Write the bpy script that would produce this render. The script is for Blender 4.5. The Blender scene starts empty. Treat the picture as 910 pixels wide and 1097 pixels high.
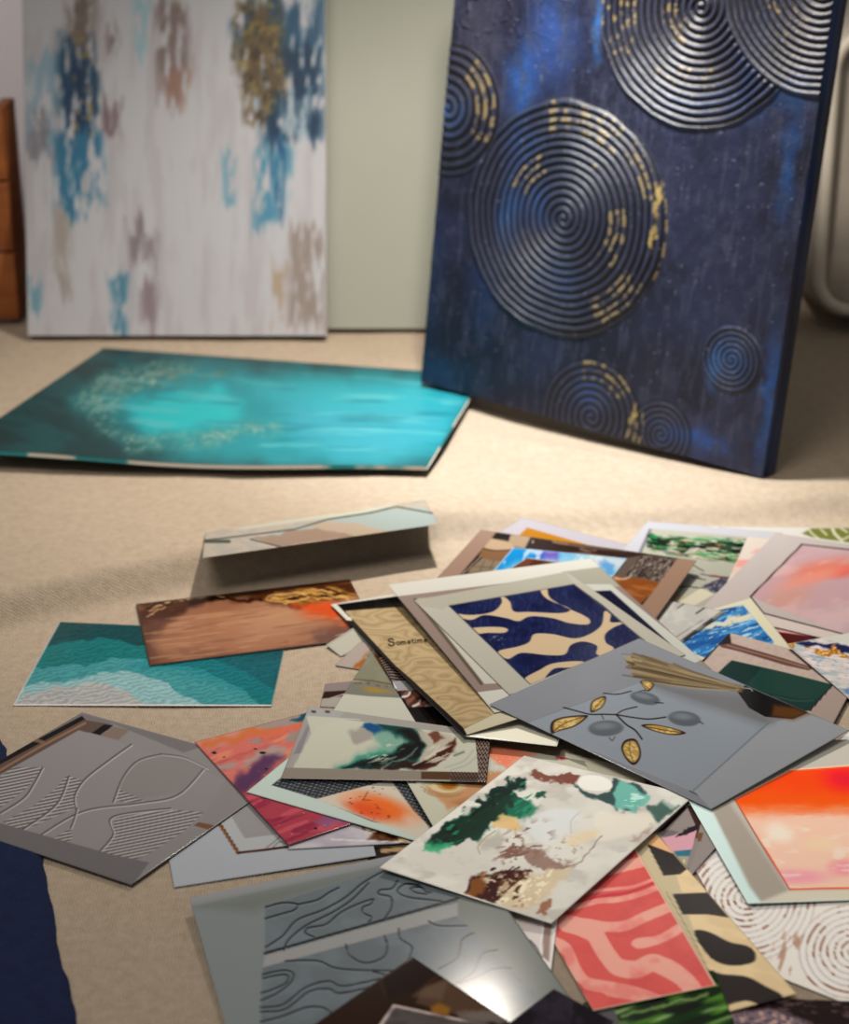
import bpy, math
import numpy as np
from mathutils import Vector
R = math.radians
scene = bpy.context.scene
COL = scene.collection

# ------------------------------------------------------------------ camera
CAM_H, PITCH, FPX = 0.55, R(22), 2000.0
cp, sp = math.cos(PITCH), math.sin(PITCH)
cam_d = bpy.data.cameras.new('camera')
cam = bpy.data.objects.new('camera', cam_d)
COL.objects.link(cam)
cam.location = (0, 0, CAM_H)
cam.rotation_euler = (math.pi / 2 - PITCH, 0, 0)
cam_d.sensor_fit = 'HORIZONTAL'
cam_d.sensor_width = 36
cam_d.lens = 36 * FPX / 910
cam_d.clip_start = 0.02
cam_d.dof.use_dof = True
cam_d.dof.focus_distance = 1.09
cam_d.dof.aperture_fstop = 9.5
scene.camera = cam


def ray(px, py):
    a, b = (px - 455) / FPX, -(py - 548.5) / FPX
    return np.array([a, cp + b * sp, -sp + b * cp])


def on_plane(px, py, a, b=0.0, c=0.0):
    """point of the plane z = a + b x + c y that was measured at a photo position"""
    d = ray(px, py)
    t = (a - CAM_H) / (d[2] - b * d[0] - c * d[1])
    return np.array([0, 0, CAM_H]) + t * d


def on_wall(px, py, p0, n):
    d = ray(px, py)
    o = np.array([0, 0, CAM_H])
    return o + d * (np.dot(p0 - o, n) / np.dot(d, n))


def Z(ox, oy, s, *pts):
    """measurements made in an enlarged crop of the photo -> photo positions"""
    return [(ox + x / s, oy + y / s) for x, y in pts]


# ------------------------------------------------------------------ numpy paint box
def lin(h):
    if isinstance(h, str):
        h = h.lstrip('#')
        c = np.array([int(h[i:i + 2], 16) / 255 for i in (0, 2, 4)])
    else:
        c = np.asarray(h, float)
    return c


def to_linear(c):
    return np.where(c <= 0.04045, c / 12.92, ((np.clip(c, 0, 1) + 0.055) / 1.055) ** 2.4)


_G = {}


def vnoise(x, y, seed=0):
    if seed not in _G:
        _G[seed] = np.random.RandomState(seed + 11).rand(64, 64)
    g = _G[seed]
    xi, yi = np.floor(x).astype(int), np.floor(y).astype(int)
    fx, fy = x - xi, y - yi
    fx, fy = fx * fx * (3 - 2 * fx), fy * fy * (3 - 2 * fy)
    xi, yi = xi % 64, yi % 64
    x1, y1 = (xi + 1) % 64, (yi + 1) % 64
    return (g[xi, yi] * (1 - fx) * (1 - fy) + g[x1, yi] * fx * (1 - fy)
            + g[xi, y1] * (1 - fx) * fy + g[x1, y1] * fx * fy)


def fbm(x, y, seed=0, oct=4):
    v, a, t = 0, 0.5, 0
    for k in range(oct):
        v = v + a * vnoise(x * 2 ** k + 7.3 * k, y * 2 ** k + 3.1 * k, seed + k)
        t += a
        a *= 0.5
    return v / t


def sm(e0, e1, x):
    t = np.clip((x - e0) / (e1 - e0 + 1e-12), 0, 1)
    return t * t * (3 - 2 * t)


def spline(pts, closed=True, n=8):
    p = np.array(pts, float)
    m = len(p)
    out = []
    for i in range(m if closed else m - 1):
        if closed:
            a, b, c, d = p[(i - 1) % m], p[i], p[(i + 1) % m], p[(i + 2) % m]
        else:
            a, b, c, d = p[max(i - 1, 0)], p[i], p[i + 1], p[min(i + 2, m - 1)]
        for k in range(n):
            t = k / n
            out.append(0.5 * ((2 * b) + (c - a) * t + (2 * a - 5 * b + 4 * c - d) * t * t + (3 * b - a - 3 * c + d) * t ** 3))
    if not closed:
        out.append(p[-1])
    return np.array(out)


def seg_dist(X, Y, pts, closed):
    p = np.array(pts, float)
    d = np.full(X.shape, 1e9)
    m = len(p)
    for i in range(m if closed else m - 1):
        a, b = p[i], p[(i + 1) % m]
        v = b - a
        L = v @ v + 1e-12
        t = np.clip(((X - a[0]) * v[0] + (Y - a[1]) * v[1]) / L, 0, 1)
        d = np.minimum(d, (X - a[0] - t * v[0]) ** 2 + (Y - a[1] - t * v[1]) ** 2)
    return np.sqrt(d)


def inside(X, Y, pts):
    p = np.array(pts, float)
    r = np.zeros(X.shape, bool)
    m = len(p)
    for i in range(m):
        (x0, y0), (x1, y1) = p[i], p[(i + 1) % m]
        if y0 == y1:
            continue
        c = (y0 > Y) != (y1 > Y)
        r ^= c & (X < (x1 - x0) * (Y - y0) / (y1 - y0) + x0)
    return r


class Paint:
    """colours of one printed picture, evaluated at the vertices of its sheet"""

    def __init__(s, X, Y, U, V):
        s.X, s.Y, s.U, s.V = X, Y, U, V
        s.c = np.ones(X.shape + (3,)) * 0.9

    def mix(s, m, col):
        m = np.clip(m, 0, 1)[..., None]
        s.c = s.c * (1 - m) + (lin(col) if not isinstance(col, np.ndarray) or col.ndim == 1 else col) * m

    def fill(s, col):
        s.mix(np.ones(s.X.shape), col)

    def w(s, warp):
        if not warp:
            return s.X, s.Y
        a, sc, sd = warp
        return (s.X + a * 2 * (fbm(s.X / sc, s.Y / sc, sd, 3) - .5),
                s.Y + a * 2 * (fbm(s.X / sc + 19, s.Y / sc + 5, sd + 3, 3) - .5))

    def poly(s, pts, col, soft=.5, al=1, warp=None):
        X, Y = s.w(warp)
        d = seg_dist(X, Y, pts, True)
        d = np.where(inside(X, Y, pts), d, -d)
        s.mix(al * sm(-soft, soft, d), col)

    def shape(s, pts, col, soft=.5, al=1, warp=None):
        s.poly(spline(pts, True, 6), col, soft, al, warp)

    def line(s, pts, w, col, al=1, soft=.5, warp=None, curve=True, closed=False):
        X, Y = s.w(warp)
        if curve and len(pts) > 2:
            pts = spline(pts, closed, 6)
        d = seg_dist(X, Y, pts, closed)
        s.mix(al * (1 - sm(w / 2 - soft, w / 2 + soft, d)), col)

    def blob(s, cx, cy, rx, ry, col, rot=0, soft=.6, al=1, warp=None):
        X, Y = s.w(warp)
        c_, s_ = math.cos(R(rot)), math.sin(R(rot))
        dx, dy = X - cx, Y - cy
        q = np.sqrt(((dx * c_ + dy * s_) / rx) ** 2 + ((-dx * s_ + dy * c_) / ry) ** 2)
        s.mix(al * (1 - sm(1 - soft, 1 + soft * .3, q)), col)

    def mott(s, col, sx, sy, seed, lo=.5, hi=.7, al=1, rot=0, mask=None, oct=4):
        c_, s_ = math.cos(R(rot)), math.sin(R(rot))
        a, b = s.X * c_ + s.Y * s_, -s.X * s_ + s.Y * c_
        m = sm(lo, hi, fbm(a / sx, b / sy, seed, oct)) * al
        s.mix(m if mask is None else m * mask, col)

    def mask(s, pts, soft=1, warp=None):
        X, Y = s.w(warp)
        d = seg_dist(X, Y, pts, True)
        return sm(-soft, soft, np.where(inside(X, Y, pts), d, -d))

    def bmask(s, cx, cy, rx, ry, rot=0, soft=.6):
        c_, s_ = math.cos(R(rot)), math.sin(R(rot))
        dx, dy = s.X - cx, s.Y - cy
        q = np.sqrt(((dx * c_ + dy * s_) / rx) ** 2 + ((-dx * s_ + dy * c_) / ry) ** 2)
        return 1 - sm(1 - soft, 1, q)

    def border(s, w, col):
        """plain margin, w = (left, right, top, bottom) as share of the sheet"""
        e = .004
        m = np.maximum.reduce([1 - sm(w[0] - e, w[0] + e, s.U), sm(1 - w[1] - e, 1 - w[1] + e, s.U),
                               1 - sm(w[2] - e, w[2] + e, s.V), sm(1 - w[3] - e, 1 - w[3] + e, s.V)])
        s.mix(m, col)

    def gain(s, g):
        s.c = np.clip(s.c * g[..., None], 0, 1)

# ------------------------------------------------------------------ the pictures on the prints
def p_teal(p):
    z = lambda *q: Z(0, 600, 2.887, *q)
    p.fill('#0a494b')
    p.poly(z((0, 700), (60, 290), (150, 268), (200, 257), (290, 243), (370, 250), (430, 268), (520, 272), (640, 300), (760, 345), (870, 420), (870, 700)), '#20706f', 1.2, warp=(3, 12, 1))
    p.poly(z((0, 700), (70, 360), (110, 335), (190, 325), (270, 328), (350, 305), (430, 306), (500, 328), (580, 330), (650, 352), (740, 392), (800, 440), (860, 520), (860, 700)), '#409092', 1.2, warp=(4, 12, 2))
    p.poly(z((0, 700), (40, 420), (90, 385), (180, 375), (250, 372), (310, 345), (390, 345), (450, 352), (510, 385), (560, 420), (640, 452), (700, 600)), '#80b2b2', 1.2, warp=(4, 12, 3))
    p.poly(z((0, 700), (30, 450), (80, 415), (150, 400), (240, 385), (330, 385), (400, 405), (440, 440), (470, 600)), '#9caaa5', 1.5, warp=(4, 12, 4))
    p.mix(.55 * p.mask(z((420, 330), (520, 330), (700, 380), (840, 440), (900, 300), (640, 280)), 14), '#0c6f7a')
    n = fbm(p.X / 9, p.Y / 5, 5)
    p.gain(1 + .085 * np.sin((p.Y * 1.5 + p.X * .3 + n * 13)))
    p.border((.004, 0, 0, .012), '#d9dfda')


def p_orange(p):
    z = lambda *q: Z(200, 520, 2.844, *q)
    p.fill('#ab735c')
    p.mott('#94604c', 60, 16, 1, .45, .7, .7, -6)
    p.blob(300, 662, 75, 24, '#c08d72', -7, .8, .8, (6, 20, 4))
    p.poly(z((-200, 340), (-150, 440), (-40, 400), (0, 375), (60, 355), (150, 345), (250, 350), (340, 375), (430, 360), (530, 330), (520, 270), (200, 300), (-200, 340)), '#4a2a20', 5, .95, (8, 18, 5))
    p.poly(z((-170, 380), (-120, 560), (-60, 560), (-110, 470), (-40, 410)), '#5a3a34', 10, .8, (6, 14, 8))
    p.poly(z((-110, 510), (40, 500), (220, 512), (300, 490), (300, 540), (-100, 560)), '#7d4e3e', 6, .6, (5, 14, 9))
    p.blob(350, 655, 34, 14, '#d9552f', 8, .9, .9, (7, 18, 2))
    p.line(z((320, 368), (400, 372), (460, 395), (490, 425), (440, 440)), 5, '#e0512c', .8, 3, (4, 14, 3))
    p.poly(z((380, 450), (450, 440), (500, 420), (560, 440), (560, 500), (400, 490)), '#6b4a49', 6, .85, (4, 10, 4))
    p.line(z((455, 460), (490, 452), (500, 462), (470, 466)), 1.2, '#b89a94')
    p.poly(z((240, 345), (290, 328), (380, 318), (450, 312), (520, 340), (440, 345), (400, 362), (330, 360), (270, 356)), '#a06a33', 2, .9, (4, 8, 6))
    m = p.mask(z((245, 345), (300, 325), (450, 312), (525, 345), (430, 350), (300, 360)), 3)
    p.mott('#3b1d12', 20, 3.2, 7, .5, .58, .9, 12, m)
    p.mott('#e2b06a', 16, 2.2, 9, .6, .66, .8, 12, m)
    p.line(z((245, 345), (262, 335), (340, 330), (370, 345), (300, 356), (250, 352)), 1.3, '#cf9c68', .9, closed=True)
    for a in ([(-110, 385), (-30, 352), (60, 345)], [(-100, 372), (-40, 358), (30, 338), (110, 345)], [(-120, 400), (-60, 372)]):
        p.line(z(*a), 1.5, '#d9a983', .8, .7, (4, 10, 3))
    p.mott('#7d4f3d', 44, 3.5, 21, .54, .72, .35, -7)
    p.mott('#cf9c7c', 36, 3, 23, .56, .72, .4, -7)
    p.blob(352, 652, 26, 10, '#dc5530', 14, .9, .8, (7, 18, 2))
    for a in ([(255, 352), (330, 338), (420, 330), (500, 352)], [(270, 342), (350, 325), (440, 318)], [(300, 360), (380, 345), (470, 340)]):
        p.line(z(*a), 1.6, '#d9a866', .85, .7, (4, 9, 5))
    p.line(z((-120, 372), (0, 350), (120, 345), (230, 352)), 2.4, '#2a1710', .85, 1.2, (5, 12, 7))
    p.border((.006, 0, .012, .012), '#5a3f35')


def p_sand(p):
    z = lambda *q: Z(200, 520, 2.844, *q)
    p.fill('#b9ada2')
    p.mott('#a5a49e', 6, 3, 3, .4, .7, .6)
    p.poly(z((40, 180), (40, 130), (170, 135), (350, 110), (520, 92), (640, 60), (640, 40), (40, 40)), '#c9cbbd', 2, .9)
    p.poly(z((200, 165), (330, 130), (420, 105), (600, 75), (720, 70), (780, 100), (700, 150), (320, 195)), '#a6b0b1', 1.5)
    p.poly(z((200, 165), (300, 142), (400, 128), (480, 140), (560, 180), (320, 195)), '#a08878', 1.2, warp=(3, 12, 3))
    p.poly(z((360, 130), (420, 108), (500, 115), (560, 130), (640, 150), (700, 155), (560, 172), (470, 140)), '#b8a595', 1.2, warp=(3, 12, 5))
    p.line(z((57, 172), (130, 172)), 3.2, '#3a4632', 1, 1.4)
    p.line(z((57, 168), (130, 160), (210, 150), (330, 135), (430, 105), (560, 85), (640, 66), (760, 88)), 1.6, '#4a514a', .9, curve=False)
    p.line(z((195, 165), (320, 197), (780, 122)), 1.5, '#4b4641', .9, curve=False)


def p_grey(p):
    z = lambda *q: Z(0, 740, 2.844, *q)
    p.fill('#827e7b')
    p.poly(z((-400, 340), (250, 70), (620, 170), (560, 190), (340, 100), (0, 235), (-300, 390)), '#6e6a68', 1)
    p.poly(z((-300, 330), (0, 210), (250, 78), (262, 92), (0, 240), (-300, 380)), '#1f1a18', .6)
    p.poly(z((-300, 352), (0, 226), (255, 90), (345, 105), (300, 135), (240, 122), (0, 258), (-300, 410)), '#5b4a42', .6)
    p.line(z((0, 244), (130, 168), (260, 100)), 2.4, '#8a6a52', .9, curve=False)
    p.line(z((100, 150), (130, 158)), 4, '#7a6455', .8)
    p.poly(z((280, 130), (318, 104), (345, 108), (305, 137)), '#191514', .5)
    p.poly(z((305, 137), (345, 110), (395, 122), (360, 152)), '#7a6a60', .5)
    p.poly(z((240, 122), (370, 160), (690, 270), (600, 420), (330, 500), (0, 405), (-260, 330), (-200, 320), (0, 258)), '#85817f', .8)
    rid = .5 + .5 * np.sin((p.V * 150 + p.U * 8))
    rid2 = .5 + .5 * np.sin((p.X * .33 + p.Y * 1.6) * 1.15)
    for a in ([(-60, 310), (40, 235), (130, 235), (90, 290), (40, 330), (-60, 400)],
              [(10, 400), (100, 355), (170, 300), (205, 258), (250, 275), (235, 330), (225, 360), (100, 415), (50, 425)],
              [(345, 335), (360, 300), (420, 325), (440, 338), (390, 342)],
              [(350, 385), (500, 362), (620, 372), (560, 430), (450, 500), (380, 530), (300, 495), (345, 440)],
              [(150, 460), (215, 420), (222, 450), (200, 470)]):
        m = p.mask(z(*a), .8)
        p.mix(m, '#7c7773')
        p.mix(m * sm(.55, .8, rid2) * .85, '#544f4d')
        p.mix(m * sm(.5, .85, 1 - rid2) * .85, '#b0aba7')
    for a, cl in (([(0, 375), (70, 330), (100, 290), (130, 235)], 0), ([(60, 430), (170, 350), (210, 262)], 0),
                  ([(232, 362), (228, 320), (260, 270), (330, 215), (400, 165)], 0), ([(345, 340), (375, 265), (420, 215), (490, 195)], 0),
                  ([(110, 450), (250, 370), (420, 345), (540, 320), (620, 240)], 0), ([(300, 495), (345, 440), (345, 385), (520, 360)], 0),
                  ([(490, 195), (560, 205), (630, 238)], 0), ([(215, 420), (225, 395), (235, 360)], 0)):
        p.line(z(*a), 1.8, '#504c4a', .9, .6)
        p.line([(x + 1.4, y + 1.1) for x, y in z(*a)], 1.4, '#b3aeaa', .85, .6)
    p.poly(z((370, 270), (420, 215), (490, 197), (560, 207), (625, 238), (560, 305), (420, 335), (360, 300)), '#7c7670', 2, .5)
    p.poly(z((-300, 325), (0, 405), (340, 500), (455, 525), (400, 600), (0, 470), (-300, 370)), '#686463', .8)
    p.poly(z((590, 412), (606, 402), (655, 412), (640, 426)), '#6f4f38', .5)
    

def p_whiteframe(p):
    z = lambda *q: Z(180, 740, 3.792, *q)
    p.fill('#b9b6b4')
    p.poly(z((205, 545), (280, 665), (900, 590), (900, 100), (205, 300)), '#4b2a1e', .5)
    p.poly(z((216, 540), (292, 656), (900, 580), (900, 100), (216, 300)), '#c0bab3', .5)
    p.line(z((209, 545), (286, 662)), 3, '#8a5a34')
    p.line(z((286, 662), (900, 588)), 2, '#4b2418')
    p.poly(z((262, 520), (312, 602), (900, 530), (900, 100), (262, 300)), '#a39a92', .8)
    p.line(z((400, 640), (450, 600), (470, 560)), .9, '#6a6058')
    p.line(z((425, 640), (455, 615), (480, 625)), .9, '#6a6058')


def p_lilac(p):
    z = lambda *q: Z(290, 860, 5.056, *q)
    p.fill('#9d9397')
    p.mott('#b4aaa9', 30, 12, 3, .4, .7, .7)
    p.poly(z((460, 120), (520, 95), (660, 130), (830, 190), (830, 230), (520, 200), (545, 165)), '#5c3a22', 2, 1, (4, 8, 4))
    p.poly(z((500, 110), (590, 115), (545, 150), (520, 170)), '#c6b59a', 2, .9, (3, 7, 1))
    p.line(z((545, 165), (600, 138), (640, 120)), 2, '#d8c9a4', .9)
    p.mott('#2e1710', 9, 6, 8, .5, .6, .8, 20, p.mask(z((590, 120), (780, 150), (700, 210), (560, 200)), 5))
    p.poly(z((700, 190), (740, 175), (760, 215), (690, 215)), '#e0c089', 1.5)
    p.line(z((330, 202), (760, 218)), 1, '#d5d0c9', .8, curve=False)


def p_stool(p):
    z = lambda *q: Z(290, 860, 5.056, *q)
    p.fill('#231c18')
    p.poly(z((590, 255), (760, 235), (760, 260), (600, 275)), '#9a7a55', .5)
    p.poly(z((560, 218), (800, 220), (740, 240), (560, 240)), '#6f675f', .6)


def p_marble(p):
    z = lambda *q: Z(180, 740, 3.792, *q)
    p.fill('#cc6a5f')
    p.mott('#d97f66', 40, 9, 2, .45, .62, .9, -24)
    p.mott('#b8544e', 30, 6, 5, .5, .66, .7, -24)
    p.poly(z((100, 215), (200, 175), (330, 130), (470, 100), (600, 70), (560, 120), (450, 150), (330, 165), (250, 215), (160, 240)), '#c98378', 4, .8, (6, 14, 6))
    p.line(z((150, 215), (250, 200), (340, 165), (440, 165)), 7, '#c9672f', .8, 4, (5, 14, 2))
    p.line(z((400, 185), (470, 150), (530, 135)), 9, '#d4694f', .9, 4, (6, 12, 2))
    p.poly(z((340, 150), (430, 120), (480, 100), (560, 90), (520, 130), (450, 145), (400, 160)), '#938781', 3, .9, (5, 10, 7))
    p.poly(z((500, 125), (540, 95), (580, 85), (560, 120)), '#16495c', 2, 1, (4, 8, 3))
    p.poly(z((480, 190), (520, 160), (560, 140), (540, 200), (490, 215)), '#8f837e', 3, .9, (5, 10, 8))
    p.poly(z((330, 210), (370, 190), (400, 200), (360, 218)), '#93837f', 2, .9, (4, 8, 9))
    p.line(z((200, 320), (290, 305), (370, 265), (460, 245)), 8, '#a3938e', .85, 4, (5, 14, 4))
    p.poly(z((200, 320), (240, 330), (300, 290), (330, 300), (270, 350), (240, 370)), '#d06f68', 3, .9, (4, 10, 3))
    p.poly(z((260, 390), (330, 310), (390, 270), (470, 265), (420, 320), (350, 380), (300, 430)), '#553555', 5, .95, (6, 14, 3))
    p.poly(z((300, 430), (360, 400), (450, 430), (800, 520), (700, 580), (490, 640), (380, 530)), '#a83a4b', 5, .9, (6, 16, 2))
    m = p.mask(z((300, 430), (360, 400), (800, 520), (700, 600), (490, 640)), 5)
    p.mott('#c95561', 34, 5, 12, .5, .62, .8, -20, m)
    p.mott('#8d2a40', 30, 4, 15, .55, .66, .8, -20, m)
    p.poly(z((600, 530), (650, 500), (740, 510), (720, 545), (640, 550)), '#87587c', 4, .8, (5, 10, 2))
    for x, y, rx, ry in ((385, 254, 4, 1.6), (355, 238, 2, .9), (188, 254, 3, 1.6), (400, 320, 1.6, 1), (600, 562, 2, 1.4), (620, 490, 1.6, 1), (700, 497, 1.6, .8), (228, 272, 1, 1)):
        p.blob(180 + x / 3.792, 740 + y / 3.792, rx, ry, '#22141c', 0, .4)
    p.mott('#e0b0a6', 2.2, 2.2, 22, .82, .85, .7)
    p.border((0, 0, 0, .006), '#7d3340')


def p_splash(p):
    z = lambda *q: Z(300, 740, 3.5, *q)
    p.fill('#b9c5bf')
    zz = lambda *q: Z(200, 760, 4.55, *q)
    p.poly(zz((415, 372), (470, 330), (1200, 300), (1300, 640), (900, 548), (640, 440)), '#34363a', .6)
    m = p.mask(zz((415, 372), (470, 330), (1200, 300), (1300, 640), (900, 548), (640, 440)), .8)
    a = (p.X * .9 + p.Y * .5)
    b = (p.X * .25 - p.Y * 1.0)
    p.mix(m * sm(.1, .7, np.sin(a * 1.5)) * sm(-.2, .5, np.sin(b * 1.9)) * .9, '#85878a')
    p.poly(z((135, 408), (415, 335), (500, 450), (575, 525), (540, 570), (520, 556)), '#c8bcae', .6)
    q = z((135, 408), (415, 335), (575, 525), (540, 570), (520, 556))
    m = p.mask(q, 1)
    p.mix(m * p.bmask(410, 866, 56, 19, 18, .8), '#e06a2e')
    p.mix(m * p.bmask(392, 868, 38, 13, 20, .9), '#d9542a')
    p.mix(m * p.bmask(372, 855, 22, 8, 0, .9) * .6, '#e0a98e')
    p.mix(m * p.bmask(440, 880, 16, 10, 30, .9) * .6, '#d6b7a6')
    for x, y, r in ((265, 405, 1.2), (270, 425, 1.2), (300, 400, 1), (350, 365, 1.2), (385, 370, 1), (262, 420, .8), (355, 378, .8), (430, 370, .9), (375, 390, .8), (345, 460, .9)):
        p.blob(300 + x / 3.5, 740 + y / 3.5, r, r * .8, '#4a2320', 0, .4)
    p.line(z((310, 415), (330, 380)), .9, '#5d2d25')
    p.mott('#8c2c1c', 3, 2, 5, .68, .74, .7, 0, m * p.bmask(400, 868, 40, 14, 20, .5))


def p_wave(p):
    z = lambda *q: Z(300, 740, 3.5, *q)
    p.fill('#a39c9b')
    p.poly(z((105, 60), (250, 75), (220, 105), (95, 100)), '#aaa7a9', .6)
    p.line(z((105, 98), (300, 110)), 1.2, '#c3c0bd')
    for x in (128, 180):
        p.poly(z((x - 9, 75), (x + 9, 77), (x + 7, 86), (x - 11, 84)), '#4d474e', .6)
    p.poly(z((0, 330), (60, 235), (150, 128), (300, 128), (900, 200), (900, 400)), '#a8a1a1', .6)
    p.poly(z((50, 240), (105, 128), (150, 128), (80, 236)), '#8b8690', .6)
    p.poly(z((78, 240), (112, 140), (140, 132), (76, 240)), '#a7a4ab', .5)
    p.poly(z((-10, 335), (640, 335), (640, 304), (0, 290)), '#93877f', .6)
    p.poly(z((530, 306), (640, 306), (640, 336), (530, 333)), '#5a402e', .6)
    # zigzag fabric
    q = z((640, 310), (735, 170), (790, 178), (790, 350), (640, 345))
    p.poly(q, '#978375', .5)
    m = p.mask(q, .5)
    tri = np.abs(((p.X * .28 + p.Y * .05) % 1.0) - .5) * 2
    p.mix(m * sm(-.3, .1, np.sin((p.Y + tri * 4) * 1.25)), '#33222a')
    p.poly(z((640, 310), (745, 312), (740, 345), (640, 340)), '#4a3630', 1, .6)
    # white canvas with the breaking wave
    q = z((50, 290), (125, 150), (150, 108), (250, 110), (732, 172), (745, 308))
    p.poly(q, '#c9c6ba', .6)
    p.poly(z((100, 100), (150, 100), (255, 108), (140, 135), (120, 170)), '#c6c3b8', .6)
    m = p.mask(q, .8)
    def pm(pts, col, soft, al=1, warp=(5, 12, 3)):
        X, Y = p.w(warp)
        d = seg_dist(X, Y, pts, True)
        p.mix(m * al * sm(-soft, soft, np.where(inside(X, Y, pts), d, -d)), col)
    pm(z((190, 294), (290, 250), (370, 205), (320, 160), (330, 125), (430, 118), (520, 140), (560, 200), (520, 300)), '#6fa396', 7, .8)
    pm(z((205, 296), (320, 262), (430, 222), (480, 195), (430, 165), (360, 140), (370, 122), (470, 128), (540, 160), (555, 215), (500, 262), (360, 300)), '#14403f', 4)
    pm(z((225, 296), (340, 268), (430, 232), (500, 195), (440, 155), (500, 150), (545, 200), (520, 240), (440, 275), (340, 300)), '#081c1e', 3.5, .95)
    pm(z((210, 292), (280, 268), (380, 238), (410, 222), (330, 240)), '#2e9479', 2.5, .9)
    pm(z((300, 140), (345, 122), (385, 150), (350, 170)), '#1c4c86', 2.5, .95)
    pm(z((255, 160), (300, 142), (350, 165), (335, 192), (270, 195)), '#a39a96', 3, .95)
    p.mott('#c9c6ba', 10, 3, 41, .56, .64, .8, -18, m * p.bmask(412, 806, 34, 16, -20, .7))
    pm(z((500, 145), (570, 155), (640, 180), (640, 230), (560, 270), (500, 290), (545, 215)), '#bdb1a6', 3, .95)
    pm(z((460, 290), (560, 252), (620, 222), (652, 180), (655, 235), (590, 280), (500, 304)), '#4c281c', 2, 1)
    pm(z((560, 168), (595, 158), (615, 188), (580, 200)), '#6d4034', 2, .95)
    pm(z((340, 300), (430, 280), (520, 255), (580, 262), (500, 294), (440, 304)), '#2c1815', 2, .9)
    p.mott('#d8cfc4', 16, 2.2, 43, .54, .62, .8, -24, m * p.bmask(470, 808, 22, 15, -30, .6))
    for a in ([(620, 290), (690, 265), (725, 225)], [(640, 300), (700, 280), (735, 250)], [(650, 245), (690, 225)]):
        p.line(z(*a), 1.6, '#a3aaa4', .6, 1.2)
    p.line(z((520, 215), (470, 250), (380, 285)), 2, '#c9c9bf', .5, 1.5, (4, 10, 3))
    p.line(z((655, 245), (690, 232)), 2, '#5d6660', .7, 1)
    p.line(z((600, 205), (560, 250), (500, 280)), 1.6, '#d6cdc2', .8, 1)


def p_egg(p):
    z = lambda *q: Z(300, 740, 3.5, *q)
    y = lambda *q: Z(480, 780, 5.056, *q)
    p.fill('#bdb9ab')
    p.poly(y((200, 60), (380, 80), (480, 130), (420, 165), (330, 225), (200, 180)), '#dd8a72', 6, .95, (5, 14, 2))
    p.poly(y((215, 70), (360, 88), (400, 150), (330, 215), (230, 160)), '#e2795f', 5, .7, (5, 12, 3))
    p.poly(y((180, 185), (230, 170), (320, 225), (260, 240), (200, 235)), '#c0bfba', 2, 1, (4, 10, 5))
    p.poly(y((-120, 330), (0, 300), (160, 245), (320, 230), (220, 330), (120, 420), (20, 440)), '#bb8a66', 3, 1, (4, 12, 6))
    p.poly(y((20, 400), (120, 380), (130, 410), (80, 440)), '#9a6a42', 4, .7)
    p.blob(478, 842, 22, 9.5, '#cbb695', 5, .25)
    p.blob(480, 841, 13, 7, '#b08a55', 5, .2)
    p.blob(481, 841, 9, 5, '#9a5f27', 5, .3)
    for k in range(4):
        a = [(478 + (17 + 3 * k) * math.cos(t), 843 + (7.5 + 1.4 * k) * math.sin(t)) for t in np.linspace(.3 * k, 5 + .3 * k, 24)]
        p.line(a, .8, '#8f6c45', .7, .4)
    for k in range(5):
        a = [(441 + 5 * math.cos(1.9 * t + k), 837 + 2.6 * math.sin(1.4 * t + 2 * k)) for t in np.linspace(0, 3, 14)]
        p.line(a, .7, '#3a322c', .9, .4)
    p.line(z((615, 480), (660, 440), (640, 470)), .8, '#8a7a68', .8)
    p.blob(602.5, 811.5, 8, 3.8, '#a3384c', 0, .6)
    p.blob(602.5, 812, 3.5, 2, '#7c1f36', 0, .5)
    p.mott('#f0e3d0', 1.8, 1.6, 4, .76, .8, .9, 0, p.bmask(530, 820, 40, 14, -35, .4))


def p_mauve(p):
    p.fill('#957f72')


def p_triangle(p):
    z = lambda *q: Z(340, 660, 7, *q)
    p.fill('#c6c3b6')
    p.poly(z((300, 200), (600, 200), (640, 540), (570, 525), (230, 470)), '#85816f', 1)
    p.mott('#96937f', 20, 8, 2, .4, .7, .6, 0, p.mask(z((300, 200), (600, 200), (590, 520), (230, 470)), 1))
    p.line(z((230, 478), (420, 490), (600, 525)), 1.3, '#5b3920', .9, curve=False)
    p.poly(z((200, 490), (430, 495), (640, 545), (660, 615), (400, 600), (180, 580)), '#7d7a70', 1)
    p.blob(404, 740, 22, 3.4, '#a7833a', 8, .9, .9, (3, 6, 1))
    p.mott('#5f4326', 5, 3, 5, .55, .65, .7, 0, p.mask(z((280, 485), (580, 530), (580, 545), (280, 510)), 1))
    p.line(z((180, 580), (400, 602), (680, 615)), 1.1, '#5f6066', .8, curve=False)


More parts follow.
